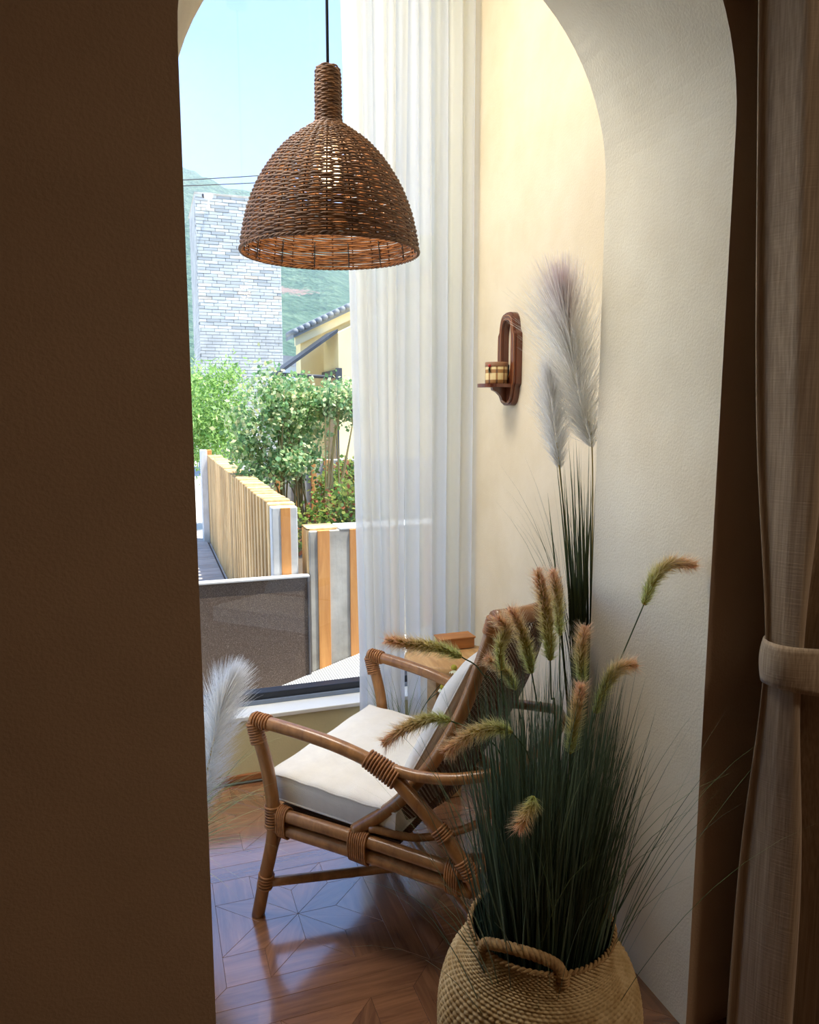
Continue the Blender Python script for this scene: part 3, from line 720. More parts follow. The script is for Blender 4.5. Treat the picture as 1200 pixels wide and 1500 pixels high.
# ------------------------------------------------------------------ grasses
def blades(n, base_fn, height_fn, lean_fn, droop_fn, width, cols, seg=9, seed=1, twist=.3, pw=2.2):
    """n curved tapering blades -> verts, faces, colours"""
    g = np.random.default_rng(seed); P = np.zeros((n, seg, 3)); W_ = np.zeros((n, seg, 3)); C = np.zeros((n, seg, 3))
    t = np.linspace(0, 1, seg)
    for i in range(n):
        b = np.array(base_fn(g)); h = height_fn(g); lx, ly = lean_fn(g, b); dr_ = droop_fn(g)
        d = np.array([lx, ly, 0]); dn = np.linalg.norm(d)+1e-6
        wob = .012*np.sin(t*g.uniform(2, 6)+g.uniform(0, 6))*t
        P[i, :, 0] = b[0]+lx*t+dr_*d[0]/dn*t**3+wob*g.uniform(-1, 1); P[i, :, 1] = b[1]+ly*t+dr_*d[1]/dn*t**3+wob*g.uniform(-1, 1)
        P[i, :, 2] = b[2]+h*(t-.0)-abs(dr_)*.62*t**4
        a = g.uniform(0, PI); w = width*g.uniform(.6, 1.3)*np.clip((1-t**pw), .03, 1)
        W_[i] = np.stack([np.cos(a+twist*t), np.sin(a+twist*t), 0*t], 1)*w[:, None]*.5
        c0, c1 = cols[g.integers(len(cols))]; k = g.uniform(.75, 1.25)
        C[i] = (np.array(c0[:3])[None]*(1-t[:, None])+np.array(c1[:3])[None]*t[:, None])*k
    V, F = ribbons(P, W_); return V, F, np.repeat(C.reshape(-1, 3), 2, 0)
def hairs(path, rad_fn, len_fn, n, width, col_fn, sweep, seg=4, seed=3, flat=(1, 1, 1), grav=0.0, tipcomb=False):
    """fine hairs combed off a curved spine"""
    g = np.random.default_rng(seed); P = np.array([list(p) for p in catmull(path, 24)]); m = len(P)
    u = g.uniform(0, 1, n)**.9; idx = u*(m-1); i0 = np.minimum(idx.astype(int), m-2); f = (idx-i0)[:, None]
    c = P[i0]*(1-f)+P[i0+1]*f; T = unit(P[np.minimum(i0+1, m-1)]-P[i0])
    rnd = g.normal(size=(n, 3)); rnd -= T*(rnd*T).sum(1, keepdims=True); rnd = unit(rnd*np.array(flat))
    L = len_fn(u)*g.uniform(.6, 1.15, n); r0 = rad_fn(u)
    t = np.linspace(0, 1, seg)[None, :, None]
    sw = (sweep+max(0, .93-sweep)*u**3)[:, None] if tipcomb else sweep
    out = rnd*(1-sw)+T*sw; out = unit(out+g.normal(scale=.10, size=(n, 3)))
    PP_ = c[:, None]+rnd[:, None]*r0[:, None, None]+out[:, None]*L[:, None, None]*t+T[:, None]*(L*.25)[:, None, None]*t**2
    PP_[..., 2] -= grav*L[:, None]*t[..., 0]**2
    side = unit(np.cross(out, g.normal(size=(n, 3)))); W_ = side[:, None]*(width*(1-.85*t))
    V, F = ribbons(PP_, np.broadcast_to(W_, PP_.shape)); C = col_fn(u, t[0, :, 0], g)
    return V, F, np.repeat(C.reshape(-1, 3), 2, 0)

GD, GM, GL_ = srgb(56, 72, 60), srgb(98, 120, 100), srgb(150, 168, 128)
fg = thing('fountain_grass', 'tall dark green fountain grass with pink and green seed heads in the basket', 'ornamental grass', (BC[0], BC[1], .03))
def disc(r):
    def f(g):
        a = g.uniform(0, 2*PI); q = r*math.sqrt(g.uniform(0, 1)); return (BC[0]+q*math.cos(a), BC[1]+q*math.sin(a), .03)
    return f
V, F, C = blades(1500, disc(.075), lambda g: g.uniform(.62, .98), lambda g, b: ((b[0]-BC[0])*.85+.02+g.normal(0, .035), (b[1]-BC[1])*.85+.02+g.normal(0, .035)), lambda g: abs(g.normal(0, .03)), .0052, [(GD, GM), (GD, GM), (GM, srgb(122, 146, 122)), (GD, srgb(90, 110, 82))], 9, 5)
o = ob('grass_blades', V, F, blade_m, fg, False, C); o['kind'] = 'stuff'
V, F, C = blades(130, disc(.08), lambda g: g.uniform(.65, 1.0), lambda g, b: ((b[0]-BC[0])*1.6+g.normal(.01, .09), (b[1]-BC[1])*1.2+.03+g.normal(0, .06)), lambda g: g.uniform(.05, .22), .0032, [(GD, GL_), (GM, srgb(120, 146, 96)), (GD, GM)], 12, 9)
o = ob('drooping_blades', V, F, blade_m, fg, False, C); o['kind'] = 'stuff'
HEADS = [
 [(0.887,1.360,0.807),(0.951,1.360,0.939),(1.012,1.360,1.071),(1.039,1.360,1.131),(1.082,1.360,1.159),(1.141,1.360,1.150)],
 [(0.840,1.330,0.649),(0.861,1.330,0.785),(0.878,1.330,0.852),(0.906,1.330,0.917),(0.935,1.330,0.947),(0.973,1.330,0.948)],
 [(0.752,1.520,0.768),(0.698,1.520,0.899),(0.648,1.520,0.942),(0.589,1.520,0.970),(0.524,1.520,0.985),(0.473,1.520,0.998)],
 [(0.722,1.420,0.671),(0.638,1.420,0.803),(0.582,1.420,0.840),(0.535,1.420,0.852),(0.482,1.420,0.839),(0.435,1.420,0.813)],
 [(0.733,1.300,0.654),(0.706,1.300,0.792),(0.666,1.300,0.854),(0.621,1.300,0.869),(0.569,1.300,0.859),(0.522,1.300,0.833)],
 [(0.709,1.400,0.793),(0.696,1.400,0.872),(0.689,1.400,0.946),(0.686,1.400,1.001),(0.700,1.400,1.034),(0.680,1.400,1.061)],
 [(0.804,1.420,0.770),(0.788,1.420,0.852),(0.773,1.420,0.923),(0.760,1.420,0.972),(0.741,1.420,1.028),(0.720,1.420,1.069)],
 [(0.810,1.380,0.787),(0.800,1.380,0.881),(0.795,1.380,0.963),(0.788,1.380,1.027),(0.776,1.380,1.095),(0.760,1.380,1.158)],
 [(0.871,1.460,0.743),(0.867,1.460,0.875),(0.864,1.460,0.988),(0.858,1.460,1.045),(0.850,1.460,1.092),(0.840,1.460,1.135)],
 [(0.874,1.360,0.754),(0.871,1.360,0.833),(0.865,1.360,0.911),(0.858,1.360,0.950),(0.858,1.360,0.995),(0.865,1.360,1.032)],
 [(0.764,1.250,0.675),(0.768,1.250,0.748),(0.770,1.250,0.814),(0.776,1.250,0.862),(0.784,1.250,0.910),(0.789,1.250,0.952)],
 [(0.700,1.250,0.560),(0.690,1.215,0.690),(0.652,1.180,0.780),(0.643,1.170,0.769),(0.625,1.160,0.756),(0.607,1.150,0.740)],
 [(0.794,1.480,0.713),(0.778,1.480,0.798),(0.765,1.480,0.864),(0.747,1.480,0.899),(0.721,1.480,0.926),(0.694,1.480,0.946)]]
green_, mid_, pink_ = np.array(srgb(188, 200, 116)[:3]), np.array(srgb(206, 180, 110)[:3]), np.array(srgb(240, 204, 186)[:3])
def spike_col(u, t, g):
    k = np.clip((u-.15)/.75, 0, 1)[:, None, None]; tt = t[None, :, None]
    core = green_*(1-k)+np.array(srgb(216, 180, 118)[:3])*k; tip = np.array(srgb(222, 226, 180)[:3])*(1-k)+pink_*k*1.15
    return np.broadcast_to((core*(1-tt)+tip*tt)*g.uniform(.75, 1.15, (len(u), 1, 1)), (len(u), len(t), 3))
stem_m = plain('grass_stem', srgb(70, 92, 56), .6)
for i, h in enumerate(HEADS):
    root_ = (BC[0]+(h[0][0]-BC[0])*.3, BC[1]+(h[0][1]-BC[1])*.3, .05)
    s_ = MB().tube([root_]+h[:3], .0016, 6, 8).ob('seed_stem', stem_m, fg, True)
    spine = h[2:]; L_ = sum((Vector(a)-Vector(b)).length for a, b in zip(spine, spine[1:])); sc_ = min(1.25, max(.75, L_/.17))
    rad = lambda u: .0125*sc_*np.sin(np.pi*np.clip(.16+.80*u, 0, 1))**.7
    n1 = int(6500*L_/.17)
    V1, F1, C1 = hairs(spine, lambda u: rad(u)*.45, lambda u: .011+.004*np.sin(np.pi*u), int(560*L_/.17), .0021, spike_col, .55, 3, 20+i)
    V2, F2, C2 = hairs(spine, lambda u: rad(u)*.6, lambda u: .020+.006*u, int(1000*L_/.17), .00045, lambda u, t, g: np.broadcast_to(np.clip(spike_col(u, t, g)*1.3, 0, 1), (len(u), len(t), 3)), .33, 3, 60+i)
    V = np.vstack([V1, V2]); F = np.vstack([F1, F2+len(V1)]); C = np.vstack([C1, C2])
    core = MB().tube(spine, lambda t: .0075*sc_*math.sin(PI*(.12+.82*t))**.7, 8, 8)
    V = np.vstack([V, np.array([list(p) for p in core.v])]); kk = len(V)-len(core.v)
    F = np.vstack([F, np.array([q for q in core.f if len(q) == 4])+kk]); C = np.vstack([C, np.tile(np.array(srgb(186, 170, 96)[:3]), (len(core.v), 1))])
    ob('seed_head', V, F, spike_m, s_, False, C)

# pampas: vase, dark stems and white plumes
def plume(par, path, wmax, hlen, seed, top=(196, 178, 184), n=9000, flat=(1, 1, 1), sweep=.5, lim=None):
    cw_, ct = np.array(srgb(250, 250, 248)[:3]), np.array(srgb(*top)[:3])
    def cf(u, t, g):
        k = (np.clip((u-.55)/.45, 0, 1)**1.3)[:, None, None]; tt = t[None, :, None]
        return np.broadcast_to((cw_*(1-k)+ct*k)*(1-.06*tt)*g.uniform(.88, 1.0, (len(u), 1, 1)), (len(u), len(t), 3))
    V, F, C = hairs(path, lambda u: .004+0*u, lambda u: hlen*np.clip(np.sin(np.pi*np.clip(.10+.72*u, 0, 1)), .15, 1), n, .0008, cf, sweep, 6, seed, flat, .16, True)
    if lim is not None: V[:, 1] = np.maximum(V[:, 1], lim[1]); V[:, 0] = np.minimum(V[:, 0], lim[0])
    return ob('plume', V, F, plume_m, par, False, C)
DK = srgb(44, 54, 36)
VP = (1.208, 1.872)
vs_ = thing('slim_vase', 'slim dark vase standing in the corner behind the arch', 'vase', (VP[0], VP[1], 0))
MB().lathe([(.0, 0), (.036, 0), (.042, .01), (.046, .14), (.036, .26), (.030, .30), (.027, .30), (.03, .25), (.0, .24)], (VP[0], VP[1], 0), 28).ob('vase_body', plain('vase_glaze', srgb(60, 52, 46), .4), vs_, True)
pg = thing('pampas_grass', 'tall pampas stems with white plumes against the cream side wall', 'pampas grass', (VP[0], VP[1], .25))
p1 = [(1.200, 1.880, 1.385), (1.168, 1.886, 1.49), (1.135, 1.888, 1.62), (1.108, 1.888, 1.72), (1.096, 1.888, 1.79)]
p2 = [(1.108, 1.900, 1.325), (1.098, 1.904, 1.40), (1.082, 1.906, 1.50), (1.068, 1.906, 1.60)]
MB().tube([(VP[0], VP[1], .25), (1.212, 1.876, .9), p1[0], p1[1]], .0022, 6, 8).ob('stem', plain('pampas_stem', srgb(196, 176, 116), .6), pg, True)
MB().tube([(VP[0]-.005, VP[1], .25), (1.165, 1.882, .85), p2[0], p2[1]], .0022, 6, 8).ob('stem', MAT['pampas_stem'], pg, True)
plume(pg, p1, .08, .185, 5, (228, 212, 218), n=3400, flat=(1, .4, .5), sweep=.54, lim=(1.272, 1.826)); plume(pg, p2, .06, .090, 8, (250, 250, 250), 2000, (1, .4, .5), .54, (1.272, 1.826))
def vdisc(g): a = g.uniform(0, 2*PI); q = .02*math.sqrt(g.uniform(0, 1)); return (VP[0]+q*math.cos(a), VP[1]+q*math.sin(a), .25)
V, F, C = blades(75, vdisc, lambda g: g.uniform(.85, 1.19), lambda g, b: (g.uniform(-.11, .03), g.uniform(-.02, .03)), lambda g: g.uniform(0, .02), .0066, [(DK, srgb(80, 94, 60)), (srgb(60, 72, 46), srgb(100, 112, 74))], 8, 31, .1, 5)
V2, F2, C2 = blades(14, vdisc, lambda g: g.uniform(1.0, 1.25), lambda g, b: (-.06+g.uniform(-.05, .02), g.uniform(-.01, .03)), lambda g: g.uniform(.08, .22), .0026, [(DK, srgb(70, 80, 50))], 12, 37, .1)
o = ob('dark_blades', np.vstack([V, V2]), np.vstack([F, F2+len(V)]), blade_m, pg, False, np.vstack([C, C2])); o['kind'] = 'stuff'

# left pampas in a pot hidden by the arch wall
QP = (-.02, 2.22)
pt = thing('floor_pot', 'dark floor pot at the foot of the arch wall under the white plume', 'pot', (QP[0], QP[1], 0))
MB().lathe([(.0, 0), (.07, 0), (.075, .01), (.095, .18), (.10, .20), (.088, .20), (.084, .17), (.0, .16)], (QP[0], QP[1], 0), 32).ob('pot_body', MAT['vase_glaze'], pt, True)
pl = thing('white_pampas', 'fluffy white pampas plume with thin green blades leaning past the arch edge', 'pampas grass', (QP[0], QP[1], .17))
q1 = [(.075, 2.205, .16+.10), (.120, 2.20, .40), (.150, 2.20, .54), (.176, 2.198, .64), (.200, 2.195, .70)]
MB().tube([(QP[0], QP[1], .17), q1[0], q1[2]], .0024, 6, 8).ob('stem', MAT['pampas_stem'], pl, True)
plume(pl, q1, .06, .120, 15, (248, 248, 248), 3600, (1, .6, .8), .46)
def qdisc(g): a = g.uniform(0, 2*PI); q = .05*math.sqrt(g.uniform(0, 1)); return (QP[0]+q*math.cos(a), QP[1]+q*math.sin(a), .17)
V, F, C = blades(90, qdisc, lambda g: g.uniform(.08, .36), lambda g, b: (g.uniform(.08, .28), g.uniform(-.20, .10)), lambda g: g.uniform(.02, .16), .0034, [(GM, srgb(186, 200, 140)), (GM, srgb(120, 148, 96))], 12, 41)
o = ob('thin_blades', V, F, blade_m, pl, False, C); o['kind'] = 'stuff'

# small daisy pot between chair and window
DP = (.93, 2.74)
dp = thing('small_pot', 'small terracotta pot on the floor between armchair and curtain', 'pot', (DP[0], DP[1], 0))
MB().lathe([(.0, 0), (.05, 0), (.062, .09), (.068, .09), (.068, .11), (.058, .11), (.052, .08), (.0, .08)], (DP[0], DP[1], 0), 28).ob('pot_body', plain('terracotta', srgb(150, 92, 62), .8), dp, True)
dz = thing('daisy_plant', 'white daisies with green centres among thin grass behind the armchair', 'flower', (DP[0], DP[1], .08))
def ddisc(g): a = g.uniform(0, 2*PI); q = .04*math.sqrt(g.uniform(0, 1)); return (DP[0]+q*math.cos(a), DP[1]+q*math.sin(a), .085)
V, F, C = blades(60, ddisc, lambda g: g.uniform(.22, .42), lambda g, b: (g.uniform(-.16, .08), g.uniform(-.06, .04)), lambda g: g.uniform(.01, .08), .0026, [(GM, srgb(140, 160, 90))], 9, 51)
o = ob('thin_blades', V, F, blade_m, dz, False, C); o['kind'] = 'stuff'
petal = plain('petal_white', srgb(244, 246, 232), .6, c2=srgb(226, 236, 196), nscale=90); disc_m = plain('daisy_disc', srgb(176, 168, 58), .8, .2, 200, .4, 300)
for c_, s_ in (((1.016, 2.45, .557), 1.0), ((.976, 2.455, .487), .85)):
    c_ = Vector(c_); st_ = MB().tube([(DP[0], DP[1], .09), (DP[0]+.03, DP[1]-.12, .35), c_], .0017, 6, 8).ob('flower_stem', stem_m, dz, True)
    MB().lathe([(.0, -.004), (.010, -.003), (.0115, .004), (.009, .012), (.004, .016), (.0, .0165)], (c_.x, c_.y, c_.z), 16).ob('flower_disc', disc_m, st_, True)
    m = MB()
    for k in range(16):
        a = 2*PI*k/16; d = Vector((math.cos(a), math.sin(a), 0)); q = Vector((-math.sin(a), math.cos(a), 0))
        l_ = .024*s_; m.add([c_+d*.008-q*.002, c_+d*.008+q*.002, c_+d*l_*.7+q*.0045-Vector((0, 0, .005)), c_+d*l_-Vector((0, 0, .012)), c_+d*l_*.7-q*.0045-Vector((0, 0, .005))], [(0, 1, 2, 3, 4)])
    m.ob('petals', petal, st_)

# ------------------------------------------------------------------ outdoors
ground_m = plain('pale_paving', srgb(206, 200, 188), .9, .08, 1.5, .2, 20)
structure(MB().box(-60, 120, 4.19, 420, -.3, 0).ob('ground', ground_m), 'pale sunlit paving outside the window', 'ground')
structure(MB().box(-60, 60, YW+.25, 4.19, -.4, -.12).ob('ground_strip', ground_m), 'lower paving strip between window and fence', 'ground')
deck_w = wood('grey_deck', srgb(158, 148, 138), srgb(200, 190, 178), .8, (3, 30, 30), 1.0, .12, .2)
dk = structure(MB().box(-1.2, .60, 4.2, 9.4, -.02, .004).ob('deck_walkway', plain('deck_base', srgb(90, 84, 78), .9)), 'grey timber boardwalk beside the slatted fence', 'boardwalk')
me = None
for i in range(36):
    y = 4.22+i*.144
    if me is None:
        o = MB().bbox(-.88, .88, -.066, .066, 0, .02, .004, 1).ob('deck_board', deck_w, dk); me = o.data
    else:
        o = bpy.data.objects.new('deck_board', me); COL.objects.link(o); o.parent = dk
    o.location = (-.30, y+.07, .004)
def ribbed():
    N = NT('ribbed_ramp'); tc = N.n('ShaderNodeTexCoord'); sx = N.n('ShaderNodeSeparateXYZ'); N.l(tc.outputs['Object'], sx.inputs[0])
    a = N.n('ShaderNodeMath', operation='MULTIPLY'); a.inputs[1].default_value = 2*PI/.012; N.l(sx.outputs[0], a.inputs[0])
    b = N.n('ShaderNodeMath', operation='SINE'); N.l(a.outputs[0], b.inputs[0])
    return N.bsdf(N.ramp(b.outputs[0], [(.2, srgb(150, 150, 148)), (.6, srgb(196, 196, 192))]), .85, N.bump(b.outputs[0], .5, .004), .2)
rz = lambda a: -.057+.30*(a-.478)
V = [(x, y, z) for x in (.26, 2.2) for y in (YW+.26, 3.995) for z in (-.13, rz(x))]
structure(ob('ramp', V, [(1, 5, 7, 3), (0, 1, 3, 2), (4, 6, 7, 5), (0, 4, 5, 1), (2, 3, 7, 6)], ribbed()), 'white ribbed concrete ramp just outside the glass', 'ramp')
# dark screen panel
pn = thing('low_screen', 'low dark brown speckled screen panel outside the window', 'screen', (.1, 4.02, -.12))
def speck():
    N = NT('speckled_brown'); v = N.coord()
    a = N.n('ShaderNodeTexNoise', Scale=420.0, Detail=2.0); N.l(v, a.inputs[0]); b = N.n('ShaderNodeTexNoise', Scale=3.0, Detail=4.0); N.l(v, b.inputs[0])
    c = N.ramp(a.outputs[0], [(.35, srgb(72, 58, 48)), (.62, srgb(112, 94, 80)), (.72, srgb(176, 160, 144))])
    return N.bsdf(c, .7, N.bump(a.outputs[0], .2, .002), .3)
MB().box(-1.6, .788, 3.985, 4.015, -.12, .585).ob('panel', speck(), pn)
MB().bbox(-1.6, .80, 3.975, 4.025, .585, .597, .003).ob('top_cap', plain('cap_grey', srgb(206, 202, 196), .5), pn)
MB().bbox(.788, .80, 3.975, 4.025, -.12, .585, .003).ob('end_post', plain('post_grey', srgb(96, 92, 90), .6), pn)
# slatted fence running away
fa = thing('slatted_fence', 'long fence of closely set timber slats with a concrete end running from the window', 'fence', (.68, 4.05, 0))
MB().box(.668, .705, 4.12, 8.6, 0, .92).ob('concrete_core', concrete_lt, fa)
MB().bbox(.612, .752, 4.04, 4.12, -.0, .965, .006).ob('end_block', concrete_lt, fa)
MB().bbox(.660, .712, 4.034, 4.05, 0, .962, .002).ob('end_board', larch, fa)
o = MB().bbox(-.075, .075, -.034, .034, 0, .975, .010, 2).ob('slat', pine, fa, rel=False); sm = o.data
for i in range(31):
    if i:
        o = bpy.data.objects.new('slat', sm); COL.objects.link(o); o.parent = fa
    o.location = (.685-.68, 4.19+i*.144-4.05, random.uniform(-.004, .006)); o.rotation_euler = (0, 0, random.uniform(-.02, .02))
MB().bbox(.545, .612, 8.55, 8.75, 0, 1.03, .005).ob('far_post', concrete_lt, fa)
MB().bbox(.612, .665, 8.60, 8.70, 0, 1.03, .004).ob('far_board', larch, fa)
# planter wall B: concrete with inset boards
fb = thing('planter_wall', 'grey concrete planter wall with inset orange boards and timber cap by the ramp', 'wall', (1.2, 4.1, 0))
MB().bbox(.806, 2.3, 4.00, 4.18, -.12, .832, .005).ob('concrete_block', concrete, fb)
for x0, x1 in ((.850, .917), (1.030, 1.098), (1.24, 1.31), (1.46, 1.53), (1.70, 1.77)):
    MB().bbox(x0, x1, 3.992, 4.02, rz((x0+x1)/2)-.02, .834, .002).ob('inset_board', larch, fb)
for i in range(3):
    MB().bbox(.798, .815, 4.02+i*.055, 4.06+i*.055, -.12, .845, .003, 1).ob('side_slat', pine, fb)
    MB().bbox(.798, .965, 4.02+i*.055, 4.062+i*.055, .832, .846, .003, 1).ob('cap_slat', pine, fb)
MB().bbox(.975, 2.3, 3.998, 4.182, .832, .842, .003).ob('cap', concrete_lt, fb)
# planter back wall C
fc = thing('back_garden_wall', 'concrete garden wall with orange board strips behind the shrubs', 'wall', (1.9, 7.2, 0))
MB().bbox(.98, 3.4, 7.2, 7.32, 0, .99, .006).ob('concrete_block', concrete, fc)
for x0, x1 in ((1.13, 1.18), (1.325, 1.378), (1.477, 1.53), (1.605, 1.665), (1.80, 1.85), (1.97, 2.02), (2.3, 2.36)):
    MB().bbox(x0, x1, 7.18, 7.22, 0, .992, .003).ob('inset_board', larch, fc)
# earth bed
structure(MB().box(.76, 3.4, 4.19, 7.18, 0, .30).ob('planting_bed', plain('earth', srgb(84, 70, 52), .95, .2, 8, .5, 30)), 'brown earth bed between the fence and garden wall', 'planting bed')

# shrubs
def leaves(n, pts_fn, size, cols, seed, aspect=.36):
    g = np.random.default_rng(seed); c = np.array([pts_fn(g) for _ in range(n)])
    d = unit(g.normal(size=(n, 3))+np.array([0, 0, -.25])); s = unit(np.cross(d, g.normal(size=(n, 3)))); L = size*g.uniform(.6, 1.3, (n, 1))
    V = np.stack([c, c+d*L*.5+s*L*aspect, c+d*L, c+d*L*.5-s*L*aspect], 1).reshape(-1, 3); b = np.arange(n)*4
    F = np.stack([b, b+1, b+2, b+3], 1); k = g.integers(len(cols), size=n); C = np.array([x[:3] for x in cols])[k]*g.uniform(.8, 1.2, (n, 1))
    return V, F, np.repeat(C, 4, 0)
def shrub(name, label, cat, base, blobs, nleaf, size, cols, nstem, seed, group=None, stem_r=.012, aspect=.36, stem_c=(120, 110, 70)):
    t = thing(name, label, cat, base, 0, group); rr = random.Random(seed)
    sm_ = plain('stem_%d_%d_%d' % stem_c, srgb(*stem_c), .8)
    for i in range(nstem):
        c, r = blobs[i % len(blobs)]; e = Vector(c)+Vector((rr.uniform(-.6, .6)*r[0], rr.uniform(-.6, .6)*r[1], rr.uniform(-.4, .7)*r[2])); b = Vector(base)+Vector((rr.uniform(-.1, .1), rr.uniform(-.1, .1), 0))
        MB().tube([b, b.lerp(e, .45)+Vector((rr.uniform(-.05, .05), rr.uniform(-.05, .05), .06)), e], (stem_r, stem_r*.35), 6, 6).ob('stem', sm_, t, True)
    vol = np.array([r[0]*r[1]*r[2] for c, r in blobs]); pr = vol/vol.sum()
    # twig clusters make the crown uneven
    g0 = np.random.default_rng(seed+5); nc = max(20, nleaf//30); K = []
    for i in range(nc):
        c, r = blobs[g0.choice(len(blobs), p=pr)]; v = unit(g0.normal(size=3))*g0.uniform(.35, 1)**.4; K.append(np.array(c)+v*np.array(r))
    def f(g): return K[g.integers(nc)]+g.normal(scale=size*1.25, size=3)
    V, F, C = leaves(nleaf, f, size, cols, seed, aspect); o = ob('foliage', V, F, leaf_m, t, False, C); o['kind'] = 'stuff'
    return t
NG = [srgb(134, 170, 104), srgb(168, 194, 134), srgb(198, 214, 166), srgb(110, 150, 96), srgb(206, 206, 150), srgb(128, 168, 120)]
def tiers(cx, cy, w_, z0, z1, n, seed, r=.10):
    rr = random.Random(seed); out = []
    for k in range(n):
        t = rr.uniform(0, 1); x = cx+rr.uniform(-1, 1)*w_*(.45+.9*t*(1-t)*2.2); out.append(((x, cy+rr.uniform(-.2, .2), z0+(z1-z0)*t), (r*rr.uniform(.7, 1.2), r, r*rr.uniform(.35, .7))))
    return out
shrub('nandina_shrub', 'leafy pale green nandina shrub with several canes beside the slatted fence', 'shrub', (1.02, 6.0, .3), tiers(.90, 6.0, .26, .95, 1.66, 22, 2)+[((.90, 6.0, 1.74), (.05, .06, .07))], 5200, .042, NG, 11, 3, stem_r=.011)
shrub('nandina_shrub', 'leafy nandina shrub whose top reaches the awning of the yellow house', 'shrub', (1.22, 6.2, .3), tiers(1.19, 6.2, .19, .95, 1.66, 18, 5), 4200, .042, NG, 9, 4, stem_r=.011)
shrub('nandina_shrub', 'slender nandina with bare twisting canes before the yellow house wall', 'shrub', (1.36, 5.9, .3), tiers(1.46, 6.0, .12, 1.42, 1.80, 9, 8, .08)+[((1.62, 6.0, 1.48), (.09, .1, .04))], 1900, .040, NG, 9, 6, stem_r=.010, stem_c=(170, 150, 96))
BG = [srgb(164, 198, 112), srgb(184, 212, 132), srgb(144, 182, 100), srgb(122, 162, 88)]
shrub('bamboo_clump', 'bright lime green feathery bamboo clump beyond the fence', 'bamboo', (.80, 9.6, 0), [((.66, 9.6, 1.45), (.30, .3, .45)), ((.95, 9.6, 1.55), (.22, .3, .45)), ((.78, 9.6, 1.0), (.35, .3, .35))], 6500, .075, BG, 12, 8, stem_r=.012, aspect=.14, stem_c=(140, 160, 70))
shrub('bamboo_clump', 'tall lime green bamboo clump close by the brick tower', 'bamboo', (.46, 11.2, 0), [((.50, 11.2, 1.40), (.3, .3, .6)), ((.66, 11.2, 1.80), (.16, .2, .28))], 4500, .075, BG, 8, 12, stem_r=.012, aspect=.14, stem_c=(140, 160, 70))
LG = [srgb(96, 132, 60), srgb(128, 156, 70), srgb(160, 168, 84), srgb(84, 116, 60), srgb(140, 150, 74), srgb(158, 96, 66)]
shrub('low_shrub', 'low green shrub with fine leaves behind the concrete planter wall', 'shrub', (1.16, 4.95, .3), [((1.08, 4.95, .70), (.17, .2, .14)), ((1.30, 5.0, .76), (.18, .2, .20))], 3600, .036, LG, 7, 14, stem_r=.006)
shrub('low_shrub', 'loose green shrub climbing up the concrete garden wall', 'shrub', (1.62, 6.5, .3), [((1.60, 6.5, .72), (.22, .2, .24)), ((1.72, 6.6, .85), (.18, .15, .18))], 3200, .042, LG, 7, 15, stem_r=.006)

# yellow house
hs = thing('yellow_house', 'yellow rendered house with grey tiled gable roof and slanting dark awning', 'house', (3, 11, 0))
gs = (2.892-2.491)/(2.781-1.951)
gz = lambda a: 2.402+gs*(a-2.073)
MB().prism([(2.073, 0), (5.0, 0), (5.0, gz(5.0)), (2.073, gz(2.073))], 10.66, 11.0, 'y').ob('main_wall', yellow_wall, hs)
MB().prism([(2.40, 0), (5.0, 0), (5.0, 2.45+gs*(5.0-2.40)), (2.40, 2.45)], 9.79, 10.66, 'y').ob('porch_wall', yellow_wall, hs)
MB().prism([(1.99, gz(1.99)-.03), (5.0, gz(5.0)-.03), (5.0, gz(5.0)+.10), (1.99, gz(1.99)+.10)], 10.58, 10.66, 'y').ob('verge_band', plain('yellow_band', srgb(238, 224, 180), .9), hs)
MB().prism([(1.95, gz(1.95)+.09), (5.0, gz(5.0)+.09), (5.0, gz(5.0)+.14), (1.95, gz(1.95)+.14)], 10.50, 11.1, 'y').ob('roof_slab', grey_tile, hs)
o = MB().tube([(0, 0, 0), (0, .55, 0)], .042, 10).ob('roof_tile', grey_tile, hs, True, rel=False); tm = o.data
for i in range(28):
    if i: o = bpy.data.objects.new('roof_tile', tm); COL.objects.link(o); o.parent = hs
    x = 1.97+i*.083; o.location = (x-3, 10.46-11, gz(x)+.165)
MB().prism([(3.3, 0), (5.0, 0), (5.0, gz(5.0)), (3.3, gz(3.3))], 11.0, 15.0, 'y').ob('rear_wall', yellow_wall, hs)
MB().prism([(2.385, .0), (2.40, .0), (2.40, 1.93), (2.385, 1.93)], 9.86, 10.62, 'y').ob('door', plain('door_tan', srgb(150, 124, 88), .7, .1, 3), hs)
MB().box(2.37, 2.40, 9.80, 9.85, 0, 1.98).ob('door_frame', dark_metal, hs); MB().box(2.37, 2.40, 9.80, 10.66, 1.93, 1.98).ob('door_frame', dark_metal, hs)
MB().prism([(1.62, 1.945), (2.40, 2.50), (2.40, 2.455), (1.62, 1.905)], 9.80, 10.5, 'y').ob('awning', dark_metal, hs)
for y in (9.82, 10.1): MB().tube([(1.62, y, 1.92), (2.42, y, 1.885)], .016, 8).ob('awning_rod', dark_metal, hs, True)
MB().box(2.36, 2.44, 9.77, 9.80, 1.80, 2.0).ob('bracket', dark_metal, hs)

# far shed
fs_ = thing('grey_shed', 'small grey shed with louvred front between the brick tower and yellow house', 'shed', (4.9, 22, 0))
MB().box(3.85, 5.6, 22, 24, 0, 2.65).ob('shed_wall', plain('shed_blue', srgb(176, 190, 198), .7), fs_)
MB().prism([(3.7, 2.65), (5.7, 2.65), (5.7, 2.78), (3.7, 2.95)], 21.8, 24.2, 'y').ob('shed_roof', grey_tile, fs_)
for i in range(6): MB().box(4.2, 5.1, 21.96, 22.0, 1.35+i*.13, 1.43+i*.13).ob('louvre', dark_metal, fs_)

